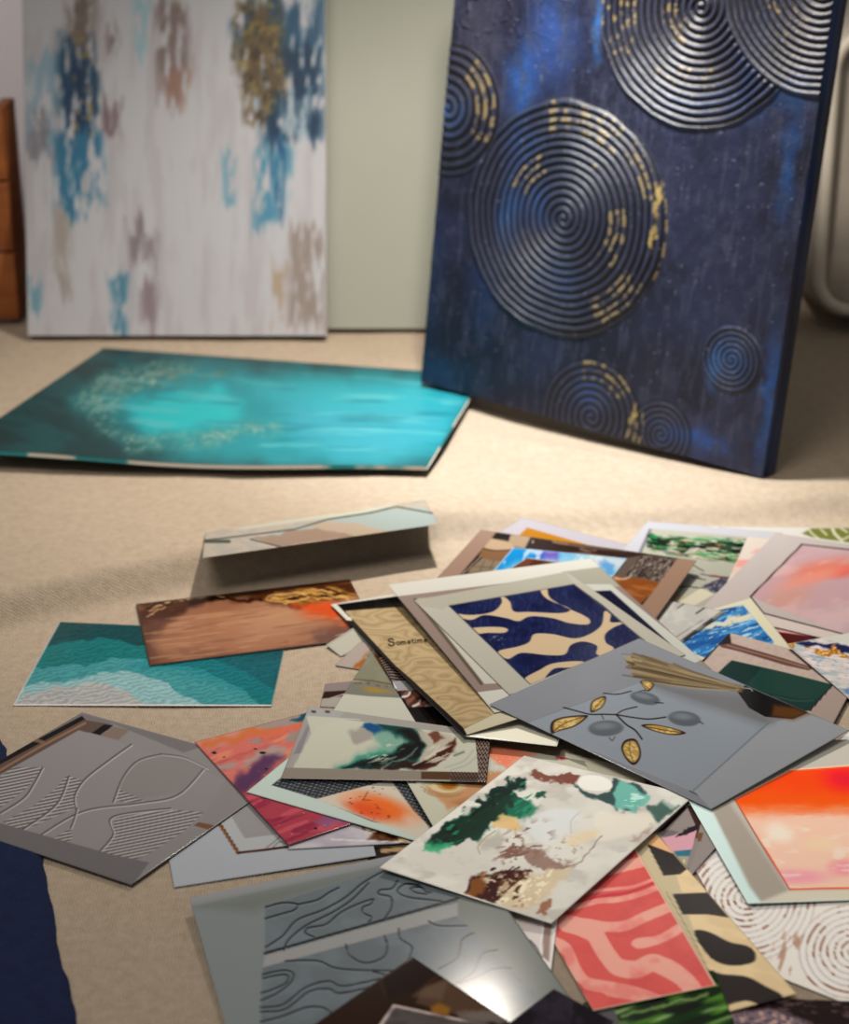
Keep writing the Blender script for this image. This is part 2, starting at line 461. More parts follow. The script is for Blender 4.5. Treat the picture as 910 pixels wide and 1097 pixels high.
def p_chocolate(p):
    z = lambda *q: Z(340, 660, 7, *q)
    p.fill('#1d1412')
    m = p.mask(z((440, 320), (560, 300), (690, 470), (560, 490)), 1)
    p.mix(m, '#2d2220')
    t = np.sin((p.Y + .12 * p.X + 1.5 * np.sin(p.X * .2)) * 2.2)
    p.mix(m * sm(.6, .9, t), '#8d7a6d')
    p.poly(z((560, 490), (700, 485), (770, 560), (600, 565)), '#8d8886', .6)
    p.poly(z((570, 500), (600, 550), (575, 548)), '#d0cbc0', .4)
    p.poly(z((620, 565), (770, 560), (880, 680), (690, 690)), '#46291f', 1)
    m = p.mask(z((620, 565), (770, 560), (880, 680), (690, 690)), 1)
    p.mott('#7a4c3a', 8, 3, 4, .5, .6, .9, -30, m)
    p.line(z((640, 610), (680, 600), (700, 570)), 2.2, '#d8cfc6', .9, 1)
    p.line(z((720, 680), (760, 660), (770, 640)), 2.4, '#cfc3b8', .9, 1)
    for x in (800, 825, 840):
        p.line(z((x, 690), (x + 50, 655)), 1.1, '#d8d0c8', .8)
    p.poly(z((690, 690), (880, 680), (960, 770), (760, 790)), '#120d0c', 1)


def p_sometime(p):
    z = lambda *q: Z(340, 620, 4.136, *q)
    p.fill('#16120f')
    p.poly(z((55, 115), (340, 66), (520, 30), (520, 50), (350, 80), (88, 116), (150, 180), (120, 182)), '#c9c5bb', .5)
    p.poly(z((120, 175), (150, 172), (155, 188), (128, 186)), '#cfcbc0', .4)
    p.poly(z((130, 190), (400, 440), (660, 700), (620, 690), (330, 420)), '#2c201e', 1)
    q = z((122, 145), (385, 125), (520, 110), (900, 560), (650, 665), (420, 450), (345, 385))
    p.poly(q, '#a68f6b', .6)
    m = p.mask(q, 1)
    n = fbm(p.X / 30, p.Y / 11, 4, 2)
    g = np.sin(n * 26 + p.Y * .7)
    p.mix(m * sm(.4, 1, g) * .4, '#c0aa84')
    p.mix(m * sm(.5, 1, -g) * .4, '#836c4e')
    p.line(z((265, 132), (268, 100)), .9, '#3c3a36', .7)
    p.line(z((200, 130), (196, 108)), .9, '#3c3a36', .7)
    p.poly(z((650, 668), (780, 600), (1000, 560), (1000, 690), (668, 700)), '#bdb49b', .5)
    p.line(z((650, 667), (790, 598)), 1, '#8f8669', .8)
    # the printed word: strokes laid along its base line
    o, ex, ey = np.array(z((318, 299))[0]), np.array([44.0, -4.4]) / 44, np.array([2.2, 9.0]) / 9
    def st(x, pts, w=1.1):
        p.line([tuple(o + ex * (x + a) - ey * b) for a, b in pts], w, '#2a1e12', 1, .45)
    st(0, [(6, 5.6), (4.6, 6.9), (1.6, 6.6), (1, 5), (3, 3.8), (5.6, 2.9), (6, 1.2), (4, 0), (1, .3), (0, 1.6)], 1.5)
    x = 12
    def oo(x): st(x, [(2, 3), (.4, 2.4), (.2, .8), (1.8, 0), (3.4, .6), (3.5, 2.2), (2, 3)])
    def mm(x):
        st(x, [(0, 3), (0, 0)]); st(x, [(0, 2.2), (1.2, 3), (2.2, 2.4), (2.2, 0)]); st(x, [(2.2, 2.2), (3.4, 3), (4.4, 2.4), (4.4, 0)])
    def ee(x): st(x, [(.3, 1.6), (3, 1.7), (2.6, 2.8), (1.2, 2.9), (.2, 1.7), (.7, .3), (2, 0), (3, .5)])
    oo(8.5); mm(13.7); ee(20.2); st(25.0, [(1, 4.4), (1, .4), (2.4, 0)]); st(24.7, [(0, 3), (2.4, 3)])
    st(29, [(0, 3), (0, 0)]); st(29, [(0, 4.3), (0.1, 4.4)]); mm(31.2); ee(37.8)


def p_mount(p):
    z = lambda *q: Z(340, 620, 4.136, *q)
    y = lambda *q: Z(460, 540, 3.033, *q)
    p.fill('#8c7a70')
    p.poly(y((-200, 250), (-140, 250), (640, 150), (640, 210), (-140, 300), (-200, 300)), '#c8c4b7', .6)
    p.poly(z((312, 26), (1500, -200), (1500, -60), (340, 82)), '#cbc7ba', .5)
    p.poly(z((435, 92), (700, 60), (1000, 400), (815, 465), (740, 468)), '#c0bcae', .6)
    p.line(z((435, 95), (560, 250), (728, 466)), 3.5, '#55483f', .9, 1.2)  # shadow line beside the white panel, painted into the mount
    p.poly(z((690, 508), (830, 490), (870, 520), (1200, 480), (1200, 640), (770, 600)), '#c9c6b8', .5)
    p.poly(y((430, 222), (560, 205), (620, 270), (470, 275)), '#a09c8a', .7)
    p.poly(y((440, 225), (470, 262), (860, 500), (960, 560), (905, 590), (640, 500), (400, 250)), '#8e8a7c', .7)
    p.poly(y((495, 262), (590, 262), (890, 505), (860, 520), (800, 495)), '#bfc0b4', .6)
    p.poly(y((535, 284), (590, 282), (825, 492), (790, 494)), '#1b1b30', .6)


def p_organic(p):
    y = lambda *q: Z(460, 540, 3.033, *q)
    p.fill('#bab6ad')
    p.poly(y((-60, 282), (440, 215), (470, 262), (65, 330), (45, 345), (-40, 330)), '#b1ada2', .6)
    q = y((65, 332), (470, 262), (565, 330), (690, 440), (328, 587))
    p.poly(q, '#20264f', .6)
    m = p.mask(q, .7)
    n = fbm(p.X / 9, p.Y / 12, 3)
    p.mix(m * sm(.5, .9, np.sin(p.X * .8 + 14 * n)) * .35, '#3d4470')
    p.mott('#14183a', 14, 10, 7, .5, .7, .6, 0, m)
    tan = '#d0b798'
    def sh(*pts):
        g = spline(y(*pts), True, 6)
        d = seg_dist(p.X, p.Y, g, True)
        p.mix(m * sm(-.5, .5, np.where(inside(p.X, p.Y, g), d, -d)), tan)
    sh((60, 352), (130, 362), (205, 352), (236, 322), (232, 298), (262, 318), (275, 350), (330, 352), (420, 356), (454, 350), (452, 338), (400, 318), (372, 300), (362, 276), (382, 272), (392, 305), (440, 335), (500, 362), (523, 380), (512, 393), (455, 388), (400, 372), (330, 366), (290, 382), (250, 372), (180, 362), (130, 378))
    sh((120, 408), (180, 401), (238, 402), (256, 411), (240, 420), (190, 420), (140, 424))
    sh((225, 480), (290, 464), (325, 450), (342, 424), (400, 424), (470, 438), (520, 425), (560, 395), (570, 350), (590, 360), (590, 385), (640, 385), (600, 402), (572, 425), (575, 452), (600, 470), (590, 500), (545, 490), (545, 462), (500, 448), (460, 460), (440, 490), (380, 492), (300, 485), (255, 505))
    sh((310, 570), (360, 540), (400, 520), (470, 512), (505, 516), (460, 532), (410, 535), (385, 555), (362, 585), (335, 600))
    p.line(y((65, 332), (328, 587)), 1, '#2a2a33', .8)
    p.line(y((65, 331), (470, 262)), .8, '#5a5148', .7)
    p.line(y((470, 262), (700, 445)), 1.2, '#4a463f', .8)
    p.mott('#9b97ac', 2.5, 2, 9, .72, .78, .7, 0, m * p.bmask(530, 690, 14, 18, 0, .3))


def p_lemon(p):
    z = lambda *q: Z(520, 680, 2.333, *q)
    p.fill('#858587')
    p.poly(z((100, 222), (386, 118), (706, 224), (520, 392)), '#8d9296', .6)
    p.line(z((100, 222), (300, 150), (386, 120)), .8, '#6e6d6c', .6, curve=False)
    p.line(z((706, 224), (520, 392)), 1.6, '#6a6c6e', .9)
    p.line(z((512, 392), (562, 417)), 1.3, '#3c3b3b', .9)
    p.line(z((100, 222), (520, 392)), .8, '#a0a3a6', .5)
    p.poly(z((706, 226), (800, 196), (910, 238), (565, 437), (522, 392)), '#979797', .8)
    # soft printed shadow behind the stems
    p.poly(z((400, 90), (470, 130), (640, 150), (720, 220), (690, 225), (520, 170), (410, 130)), '#6a6866', 8, .7)
    # branch
    br = '#2a2522'
    p.line(z((196, 183), (230, 192), (262, 200), (295, 200), (328, 201)), 1.4, br)
    p.line(z((328, 201), (345, 190), (380, 181)), 1.2, br)
    p.line(z((328, 201), (370, 208), (410, 212), (452, 207)), 1.4, br)
    p.line(z((328, 201), (352, 225), (375, 240), (392, 262)), 1.8, br)
    p.line(z((296, 147), (330, 150), (365, 142)), 1.1, br)
    p.line(z((380, 145), (400, 140), (392, 155), (380, 148)), .9, br)
    p.line(z((290, 200), (296, 212)), .9, br)
    for cx, cy, rx, ry, ro in ((302, 235, 20, 9, -2), (498, 211, 18.5, 8.5, 6), (400, 160, 17, 7, 12)):
        X, Y = 520 + cx / 2.333, 680 + cy / 2.333
        p.blob(X, Y, rx, ry, '#5d6063', ro, .18)
        p.blob(X - 2, Y - 2.5, rx * .8, ry * .55, '#7b7f82', ro, .8, .9)
    p.line(z((535, 218), (545, 224)), 1, br)
    p.line(z((425, 170), (445, 172)), 1, br)
    p.line(z((310, 258), (318, 266), (324, 256)), .8, br)
    def leaf(pts, mid):
        g = z(*pts)
        p.shape(g, '#2c1f12', .6)
        c = np.mean(g, 0)
        p.shape([tuple(c + (np.array(q) - c) * .82) for q in g], '#b08a48', .6)
        p.mott('#e0c47e', 4, 2, 3, .45, .6, .8, 30, p.mask([tuple(c + (np.array(q) - c) * .75) for q in g], .8))
        p.line(z(*mid), .9, '#4a3216', .9, .4)
    leaf([(165, 248), (166, 220), (195, 207), (250, 202), (255, 208), (225, 230), (185, 242)], [(168, 245), (200, 222), (250, 205)])
    leaf([(264, 195), (266, 170), (285, 158), (302, 156), (298, 175), (285, 188)], [(268, 193), (285, 172), (300, 158)])
    leaf([(390, 228), (420, 225), (470, 235), (502, 247), (470, 252), (425, 243)], [(395, 230), (450, 240), (500, 247)])
    leaf([(340, 285), (350, 265), (375, 262), (388, 285), (388, 310), (372, 327), (352, 312)], [(362, 265), (362, 295), (374, 325)])
    leaf([(388, 118), (405, 114), (422, 126), (408, 143), (395, 130)], [(392, 120), (410, 138)])
    # vase and pampas grass printed at the far corner
    p.poly(z((628, 140), (650, 128), (705, 152), (808, 196), (770, 212), (700, 206), (660, 184)), '#14100e', .7)
    p.poly(z((720, 175), (775, 182), (812, 198), (770, 214), (715, 206)), '#6d4526', 4, .8)
    p.line(z((640, 134), (662, 136), (668, 142)), 1.2, '#b9bcbc', .8)
    rs = np.random.RandomState(4)
    for k in range(60):
        t0 = rs.rand()
        c0 = np.array(z((370 + 170 * t0, 58 + 52 * t0 + 26 * (1 - .4 * t0) * (rs.rand() - .35)))[0])
        p.line([tuple(c0), tuple(c0 + np.array([-9 - 6 * rs.rand(), -2.5 + 5 * rs.rand()]))], .9, ['#8f7d60', '#5a4a36', '#b0a080'][k % 3], .55, .8)
    for k in range(150):
        t = rs.rand()
        a = np.array(z((630 + 6 * rs.randn(), 136 + 3 * rs.randn()))[0])
        fx = rs.rand()
        b = np.array(z((356 + 170 * fx * t + 6 * rs.randn(), 46 + 30 * rs.rand() + 38 * t + 14 * rs.randn() * t))[0])
        mpt = (a + b) / 2 + np.array([0, 4 * rs.rand() - 1])
        p.line([tuple(a), tuple(mpt), tuple(b)], 1 + rs.rand() * 1.6, ['#6d5940', '#8d7856', '#4a3c2b', '#a08c68'][k % 4], .75, .7)


def p_basket(p):
    z = lambda *q: Z(460, 540, 6.067, *q)
    y = lambda *q: Z(600, 550, 5.6875, *q)
    p.fill('#4f3a30')
    p.poly(z((250, 470), (480, 180), (1800, 400), (1500, 900), (300, 900)), '#6d5a4a', 1)
    p.poly(z((430, 190), (535, 200), (520, 240), (410, 225)), '#2b2624', .5)
    p.poly(z((530, 200), (660, 215), (620, 290), (510, 270)), '#b79f84', .8)
    p.poly(z((400, 225), (520, 250), (560, 285), (480, 330), (350, 290)), '#c5ab8c', .8)
    p.poly(z((660, 220), (800, 240), (790, 305), (625, 290)), '#35302e', .6)
    p.poly(z((672, 238), (718, 242), (715, 262), (668, 256)), '#cdb99a', .4)
    p.poly(z((800, 245), (900, 250), (910, 300), (800, 300)), '#8c725c', 1.4, 1, (3, 6, 2))
    p.poly(z((350, 290), (440, 310), (560, 300), (500, 360), (400, 370), (320, 350)), '#8a6547', .8)
    p.line(z((350, 290), (430, 305), (540, 300)), 1.2, '#33221a', .9)
    p.poly(z((320, 345), (400, 370), (470, 370), (430, 440), (250, 450)), '#8f7f69', .7)
    p.poly(z((180, 470), (320, 340), (350, 350), (215, 470)), '#281c26', .5)
    p.line(z((205, 470), (335, 345)), 1.2, '#b5a28c', .9)
    for a in ([(300, 410), (420, 415)], [(360, 370), (330, 440)], [(420, 370), (390, 440)]):
        p.line(z(*a), 1, '#574a3d', .7)
    p.poly(y((-160, 160), (0, 190), (130, 210), (520, 250), (520, 280), (380, 275), (150, 240), (-160, 240)), '#3a2b28', 1, 1)
    p.mott('#8b6f5c', 9, 5, 4, .55, .65, .7, 0, p.mask(y((0, 195), (330, 230), (420, 265), (160, 240)), 1))
    p.poly(y((380, 280), (520, 255), (740, 280), (620, 420), (400, 390), (330, 380)), '#655850', 1)
    m = p.mask(y((400, 380), (500, 258), (740, 280), (620, 420)), 1)
    p.mott('#9b8f88', 4, 1.6, 5, .5, .62, .9, -50, m)
    p.mott('#3a302c', 4, 1.6, 9, .52, .62, .9, -50, m)
    p.poly(y((290, 380), (400, 390), (500, 400), (625, 430), (490, 560), (380, 480)), '#8f4f22', .8)
    p.mott('#b5713c', 14, 3, 6, .5, .66, .7, 10, p.mask(y((290, 380), (500, 400), (625, 430), (490, 560)), 1))
    p.line(y((340, 400), (390, 405), (440, 390)), 2, '#cfc4b8', .9, 1, (3, 6, 1))
    p.poly(y((620, 430), (640, 420), (520, 560), (490, 556)), '#251c19', .5)
    side = '#a58878'
    p.poly(z((335, 165), (440, 182), (195, 470), (0, 800), (-300, 800), (60, 470)), side, .6)
    p.poly(y((722, 272), (850, 285), (480, 800), (200, 800), (505, 560)), '#a38470', .6)


def p_water(p):
    z = lambda *q: Z(460, 540, 6.067, *q)
    y = lambda *q: Z(600, 550, 5.6875, *q)
    p.fill('#5fb4da')
    p.mott('#b8dbe6', 26, 9, 3, .45, .65, .8, -8)
    p.poly(z((540, 280), (720, 300), (700, 370), (600, 360), (450, 440), (400, 430)), '#1c93d6', 4, 1, (5, 12, 2))
    p.poly(z((720, 310), (830, 320), (850, 360), (740, 365)), '#7a4fb4', 4, .9, (5, 10, 4))
    p.poly(z((700, 330), (740, 310), (760, 360), (700, 370)), '#3a68c4', 4, .8, (5, 10, 6))
    p.poly(z((860, 320), (960, 330), (960, 380), (860, 375)), '#8fc8e2', 4, .8)
    p.poly(y((180, 265), (420, 282), (380, 330), (170, 320)), '#d5d9da', 3, .9)
    p.poly(y((235, 310), (275, 280), (335, 320), (300, 372)), '#5d9fd8', 3, .9, (4, 8, 4))
    p.mott('#e2e6e8', 6, 14, 6, .6, .7, .8, 30)
    p.border((.01, .01, .01, .01), '#c9d4da')


def p_brown(p):
    p.fill('#7a4530')
    p.mott('#5b3022', 12, 5, 3, .4, .6, .8)
    p.border((.02, .02, .05, .02), '#d8d2ca')


def p_ochre(p):
    z = lambda *q: Z(460, 540, 6.067, *q)
    p.fill('#cbc6cc')
    q = z((640, 153), (640, 156), (1250, 330), (1150, 420), (560, 230))
    p.poly(q, '#cd8a26', .5)
    m = p.mask(q, .5)
    p.mix(m * sm(.2, .8, np.sin(p.X * 2.1 - p.Y * .6)) * sm(-.3, .3, np.sin(p.Y * 2.3 + p.X * .55)) * .5, '#8d5a14')


def p_green(p):
    z = lambda *q: Z(660, 540, 3.64, *q)
    p.fill('#c2bec8')
    p.poly(z((138, 98), (530, 130), (640, 160), (560, 420), (80, 300), (92, 190)), '#b5b3a6', .6)
    p.poly(z((130, 98), (142, 100), (102, 190), (88, 190)), '#7d7883', .6)
    g = '#1c3626'
    p.poly(z((130, 122), (230, 128), (320, 140), (310, 158), (200, 162), (120, 150)), g, 1.5, 1, (4, 10, 3))
    p.poly(z((150, 140), (310, 150), (270, 188), (130, 175)), '#1a2f22', 1.5, .9, (4, 12, 5))
    p.poly(z((320, 145), (500, 155), (500, 200), (380, 190), (330, 170)), '#223a28', 1.5, .9, (4, 12, 6))
    p.poly(z((400, 185), (500, 200), (480, 235), (420, 215)), '#2a3a26', 1.2, .9, (4, 12, 6))
    m = p.mask(z((125, 120), (520, 140), (500, 240), (120, 185)), 2)
    p.mott('#2e8f55', 18, 2.6, 8, .55, .64, .9, 4, m)
    p.mott('#c4bda6', 14, 1.8, 11, .58, .64, .95, 5, m)
    p.mott('#0e1a14', 14, 2, 15, .58, .64, .9, 5, m)
    p.mott('#8c6a45', 7, 2, 18, .64, .69, .9, 5, m)
    p.poly(z((170, 172), (260, 205), (300, 215), (200, 200)), '#5d7366', 1, .8)
    p.line(z((280, 195), (380, 210), (480, 238)), 1.4, '#8b7a55', .9, .8, (2, 6, 3))
    pl = '#aaa79c'
    p.poly(z((270, 215), (560, 240), (520, 400), (200, 400), (240, 300)), pl, 1)
    for a in ([(235, 322), (350, 328)], [(300, 240), (340, 262)], [(330, 275), (440, 290)], [(220, 380), (330, 405)], [(190, 392), (290, 398)], [(300, 290), (350, 296)]):
        p.line(z(*a), 1.3, '#3b3430', .9, .6, (1.5, 6, 2))
    p.line(z((370, 283), (440, 290)), 1.6, '#8c3f38', .8)
    p.poly(z((340, 320), (400, 295), (450, 288), (420, 340), (385, 350)), '#3d3d4d', 1, 1, (3, 6, 3))
    p.mott('#8a8794', 3, 2, 4, .5, .6, .8, 0, p.mask(z((340, 320), (450, 288), (385, 350)), 1))
    p.poly(z((245, 385), (330, 330), (385, 352), (300, 402)), '#cfc8b4', .5)
    p.poly(z((225, 355), (270, 362), (240, 385), (210, 380)), '#b59a80', 1, .8)


def p_leafy(p):
    y = lambda *q: Z(740, 550, 5.353, *q)
    p.fill('#c9c3bd')
    p.shape(y((155, 108), (260, 104), (340, 115), (410, 135), (330, 140), (200, 138)), '#5d5c5a', .6)
    p.poly(y((640, 118), (690, 88), (1100, 84), (1100, 200), (880, 165), (700, 140)), '#6f7335', .7)
    for a in ([(680, 95), (700, 120), (740, 150)], [(815, 85), (830, 120), (870, 160)], [(750, 95), (780, 125)], [(880, 150), (920, 130)], [(860, 85), (900, 110)]):
        p.line(y(*a), 3.2 if a[0][0] == 815 else 1.8, '#cfc8ae', .95, .7)


def p_plain(p):
    p.fill('#c6c2cc')


def p_pinkbars(p):
    y = lambda *q: Z(740, 550, 5.353, *q)
    p.fill('#c8bcb0')
    p.poly(y((268, 268), (360, 268), (330, 310), (255, 310)), '#e8938a', 1)
    p.poly(y((340, 232), (380, 205), (460, 205), (460, 235)), '#ea9d98', 1)
    p.poly(y((240, 310), (330, 310), (300, 350), (230, 350)), '#d8aca0', 2, .7)


def p_cloud(p):
    y = lambda *q: Z(740, 550, 5.353, *q)
    p.fill('#a5a09c')
    p.poly(y((400, 575), (900, 700), (1500, 850), (1500, 1000), (380, 640)), '#b9b1aa', 2)
    q = y((640, 180), (1500, 290), (1300, 790), (860, 690), (345, 480))
    p.poly(q, '#a98f93', .5)
    m = p.mask(q, .5)
    p.mix(m * p.bmask(880, 610, 60, 16, -12, .9) * .95, '#c0705f')
    p.mix(m * p.bmask(845, 640, 44, 20, -22, .9) * .9, '#b0877c')
    p.mix(m * p.bmask(905, 612, 26, 11, -14, .9) * .95, '#c45a4e')
    p.mix(m * p.bmask(870, 620, 60, 10, -16, .9) * .8, '#c98270')
    p.mix(m * p.bmask(890, 670, 60, 26, -14, .8) * .8, '#a8979f')
    p.mix(m * p.bmask(890, 585, 40, 14, 0, .8) * .6, '#ac999c')
    p.mott('#c2a8a4', 40, 14, 3, .5, .7, .45, -18, m)
    p.line(y((640, 180), (345, 480)), 1.8, '#33201f', 1, .5)
    p.line(y((640, 180), (910, 210), (1500, 292)), 1.3, '#33201f', 1, .5, None, False)
    p.line(y((345, 480), (420, 575), (860, 690), (1300, 800)), 1.3, '#2a2022', 1, .5, None, False)


def p_maroon(p):
    y = lambda *q: Z(740, 550, 5.353, *q)
    p.fill('#4f0f14')
    p.poly(y((400, 600), (500, 650), (640, 672), (760, 706), (720, 712), (520, 684), (400, 660)), '#cf8f88', .6)
    p.poly(y((500, 655), (640, 675), (620, 690), (510, 680)), '#dba9a0', 1, .8)


def p_sea(p):
    y = lambda *q: Z(740, 550, 5.353, *q)
    p.fill('#c6bda6')
    q = y((302, 528), (480, 742), (300, 900), (0, 800), (-60, 720), (0, 690), (150, 560))
    p.poly(q, '#2c68a3', .5)
    m = p.mask(q, .5)
    p.mott('#4f93c9', 22, 3.5, 4, .5, .62, .9, -14, m)
    p.mott('#1a4a86', 22, 3.5, 7, .5, .62, .9, -14, m)
    p.mott('#b9cfd6', 12, 1.5, 9, .64, .7, .8, -14, m)
    X, Y = p.w((4, 8, 2))
    d = seg_dist(X, Y, y((60, 660), (150, 640), (240, 615), (330, 595), (380, 588)), False)
    p.mix(m * (1 - sm(1.5, 4.5, d)) * .95, '#cbc0a8')
    d = seg_dist(X, Y, y((170, 620), (240, 590)), False)
    p.mix(m * (1 - sm(.5, 2, d)) * .8, '#a9c6d8')


def p_slab(p):
    z = lambda *q: Z(680, 640, 3.957, *q)
    p.fill('#adaaa5')
    p.poly(z((368, 58), (392, 64), (210, 200), (150, 220), (130, 200), (200, 180)), '#3a3635', .5)
    p.line(z((215, 25), (180, 50)), 1.5, '#35312f', 1, .5)
    p.line(z((300, 44), (262, 70)), 1.5, '#35312f', 1, .5)
    p.line(z((290, 98), (180, 168)), 1.2, '#77746f', .9)
    p.line(z((140, 12), (390, 62)), .9, '#4a4745', .8)
    p.poly(z((120, 20), (210, 30), (160, 60), (80, 60)), '#a39c96', 2, .6)
    p.mott('#c2bfb9', 14, 8, 2, .5, .7, .5)


def p_vase(p):
    z = lambda *q: Z(680, 640, 3.957, *q)
    p.fill('#a8998f')
    p.mott('#998b83', 3, 3, 2, .4, .7, .5)
    p.poly(z((405, 150), (412, 200), (360, 205), (290, 280), (262, 284)), '#2c2422', .5)
    p.poly(z((358, 205), (412, 196), (640, 262), (760, 300), (740, 312), (640, 290), (440, 230), (370, 214)), '#5c4038', .6)
    p.line(z((390, 204), (600, 262), (740, 302)), 1.1, '#8d7264', .9, curve=False)
    p.poly(z((412, 268), (640, 320), (842, 372), (745, 482), (640, 500), (440, 400), (350, 325)), '#1d3430', .6)
    m = p.mask(z((412, 268), (540, 300), (470, 370), (350, 325)), .8)
    p.mix(m * sm(.3, .8, np.sin((p.X * .5 + p.Y * .9) * 3.1)) * .6, '#0d1a18')
    p.poly(z((540, 300), (842, 372), (760, 440), (520, 400), (480, 370)), '#223d36', .8, .8)
    p.line(z((590, 420), (680, 440), (760, 440)), .8, '#3b5a50', .7)
    p.line(z((842, 372), (745, 482)), 1.5, '#1c1716', .9)
    p.poly(z((845, 376), (1200, 460), (1200, 700), (760, 560), (748, 486)), '#94857d', .8)


def p_gold(p):
    z = lambda *q: Z(830, 660, 6.1, *q)
    p.fill('#aeb7b4')
    p.mott('#8fa9aa', 22, 5, 3, .45, .6, .8, 8)
    p.mott('#c5c3c0', 20, 4, 6, .5, .6, .8, 8)
    p.mott('#6f92a6', 8, 1.5, 9, .62, .68, .8, 8)
    p.poly(z((250, 140), (500, 115), (900, 100), (900, 180), (488, 190), (300, 165)), '#a9b8ae', 3, .8, (5, 12, 3))
    p.poly(z((140, 178), (200, 172), (320, 190), (400, 185), (520, 210), (800, 250), (800, 300), (460, 245), (380, 225), (300, 205), (180, 205)), '#1b2146', 1.2, 1, (3, 7, 2))
    for cx, cy, rx, ry in ((115, 188, 4.5, 3), (225, 210, 5, 1.8), (300, 240, 7, 3.4), (345, 245, 6, 3), (395, 235, 7, 3), (390, 210, 2.6, 3), (460, 265, 6, 2.2)):
        p.blob(830 + cx / 6.1, 660 + cy / 6.1, rx, ry, '#8a5f22', 10, .3, 1, (2.5, 4, 3))
        p.mott('#e8c46c', 1.6, 1.4, 7, .52, .6, 1, 0, p.bmask(830 + cx / 6.1, 660 + cy / 6.1, rx, ry, 10, .3))
    p.line(z((110, 205), (300, 375), (488, 545)), .8, '#5d6468', .6, curve=False)
    p.poly(z((450, 480), (500, 470), (500, 540), (470, 510)), '#4a6f9a', 2, .8, (3, 6, 2))


def p_red(p):
    z = lambda *q: Z(640, 820, 3.37, *q)
    p.fill('#b8c6bd')
    p.poly(z((410, 150), (600, 20), (680, -90), (1400, -120), (1400, 480), (910, 478), (595, 495), (560, 440)), '#a1978a', .7)
    p.poly(z((410, 150), (460, 110), (690, 455), (590, 492), (550, 440)), '#8f8173', 3, .9)
    p.poly(z((690, 455), (1400, 432), (1400, 485), (595, 495)), '#bcae97', 3, .9)
    q = z((495, 125), (700, 18), (910, 2), (1400, -40), (1400, 440), (695, 452))
    p.poly(q, '#c84a28', .5)
    q = z((502, 130), (705, 24), (910, 8), (1400, -30), (1400, 432), (697, 445))
    m = p.mask(q, .5)
    p.mix(m, '#e39a80')
    t = p.Y + 2.5 * (fbm(p.X / 20, p.Y / 6, 3) - .5) * 4
    p.mix(m * (1 - sm(858, 880, t)), '#e84a12')
    p.mix(m * (1 - sm(838, 862, t)) * .9, '#e63a10')
    p.mix(m * p.bmask(905, 835, 38, 22, 10, .9) * .9, '#c31a2c')
    p.mix(m * sm(872, 884, t) * .8, '#e4a78f')
    p.mix(m * p.bmask(835, 893, 24, 16, 20, .8) * .9, '#e2bda9')
    p.mix(m * p.bmask(880, 905, 30, 12, 0, .8) * .8, '#ecae8c')
    p.mix(m * p.bmask(850, 940, 60, 12, 0, .8) * .9, '#d6828a')
    p.mix(m * p.bmask(905, 930, 26, 14, 0, .8) * .8, '#d4727c')
    p.mott('#e8bca8', 22, 7, 5, .52, .66, .6, 0, m * sm(874, 886, t))
    p.mott('#c8604e', 10, 1, 8, .6, .66, .6, 0, m * p.bmask(870, 873, 40, 4, 0, .5))
    p.line(z((495, 125), (695, 452)), 1.1, '#8c3a20', .9)
    p.line(z((700, 18), (910, 2), (1400, -38)), 1.2, '#d9b08c', .9, curve=False)


def p_rings(p):
    p.fill('#b7afa6')
    th = lambda cx, cy: np.arctan2((p.Y - cy), (p.X - cx))
    for cx, cy, rx, ry, n in ((799, 964, 76, 68, 11), (915, 1020, 60, 52, 8)):
        r = np.sqrt(((p.X - cx) / rx) ** 2 + ((p.Y - cy) / ry) ** 2)
        r = r + .012 * (fbm(p.X / 9, p.Y / 9, 3) - .5)
        m = 1 - sm(.985, 1, r)
        p.mix(m, '#bdb6ae')
        w = np.sin(r * n * 2 * math.pi)
        p.mix(m * sm(.1, .8, w) * .8, '#d6d1cb')
        p.mix(m * sm(.35, .9, -w) * .7, '#8f857b')
        n1 = fbm(th(cx, cy) * 3.2, r * 9, 8, 3)
        p.mix(m * sm(0, .7, -w) * sm(.5, .58, n1) * .9, '#6f4a35')
    m = p.bmask(845, 1030, 22, 40, 0, .3)
    p.mott('#7d5a45', 4, 16, 13, .56, .64, .7, 20, m)


def p_vignette(p):
    z = lambda *q: Z(680, 840, 7.583, *q)
    p.fill('#8f837c')
    p.poly(z((420, 170), (460, 180), (540, 320), (440, 700), (400, 690), (510, 370)), '#3f2d28', .6)
    p.poly(z((185, 395), (410, 180), (430, 195), (240, 385)), '#3a2e2a', .5)
    p.poly(z((200, 400), (260, 375), (360, 390), (300, 430), (240, 440)), '#6f6663', .8)
    p.poly(z((220, 440), (330, 420), (505, 380), (470, 560), (300, 560)), '#d29aa0', 1)
    p.poly(z((360, 410), (400, 385), (450, 345), (510, 335), (510, 375), (430, 405), (330, 440)), '#2c1a20', 1, 1, (2, 4, 2))
    p.poly(z((320, 550), (470, 535), (455, 590), (350, 590)), '#2f6f7c', .6)
    p.poly(z((350, 590), (455, 590), (430, 690), (390, 640)), '#a19a84', .6)
    p.blob(733, 923, 1.2, 2.4, '#e6d25a', 0, .5)
    p.poly(z((455, 560), (500, 440), (530, 470), (440, 700), (420, 680)), '#8a7d78', .6)
    p.poly(z((505, 400), (560, 400), (540, 470), (515, 470)), '#6f4d34', .6)


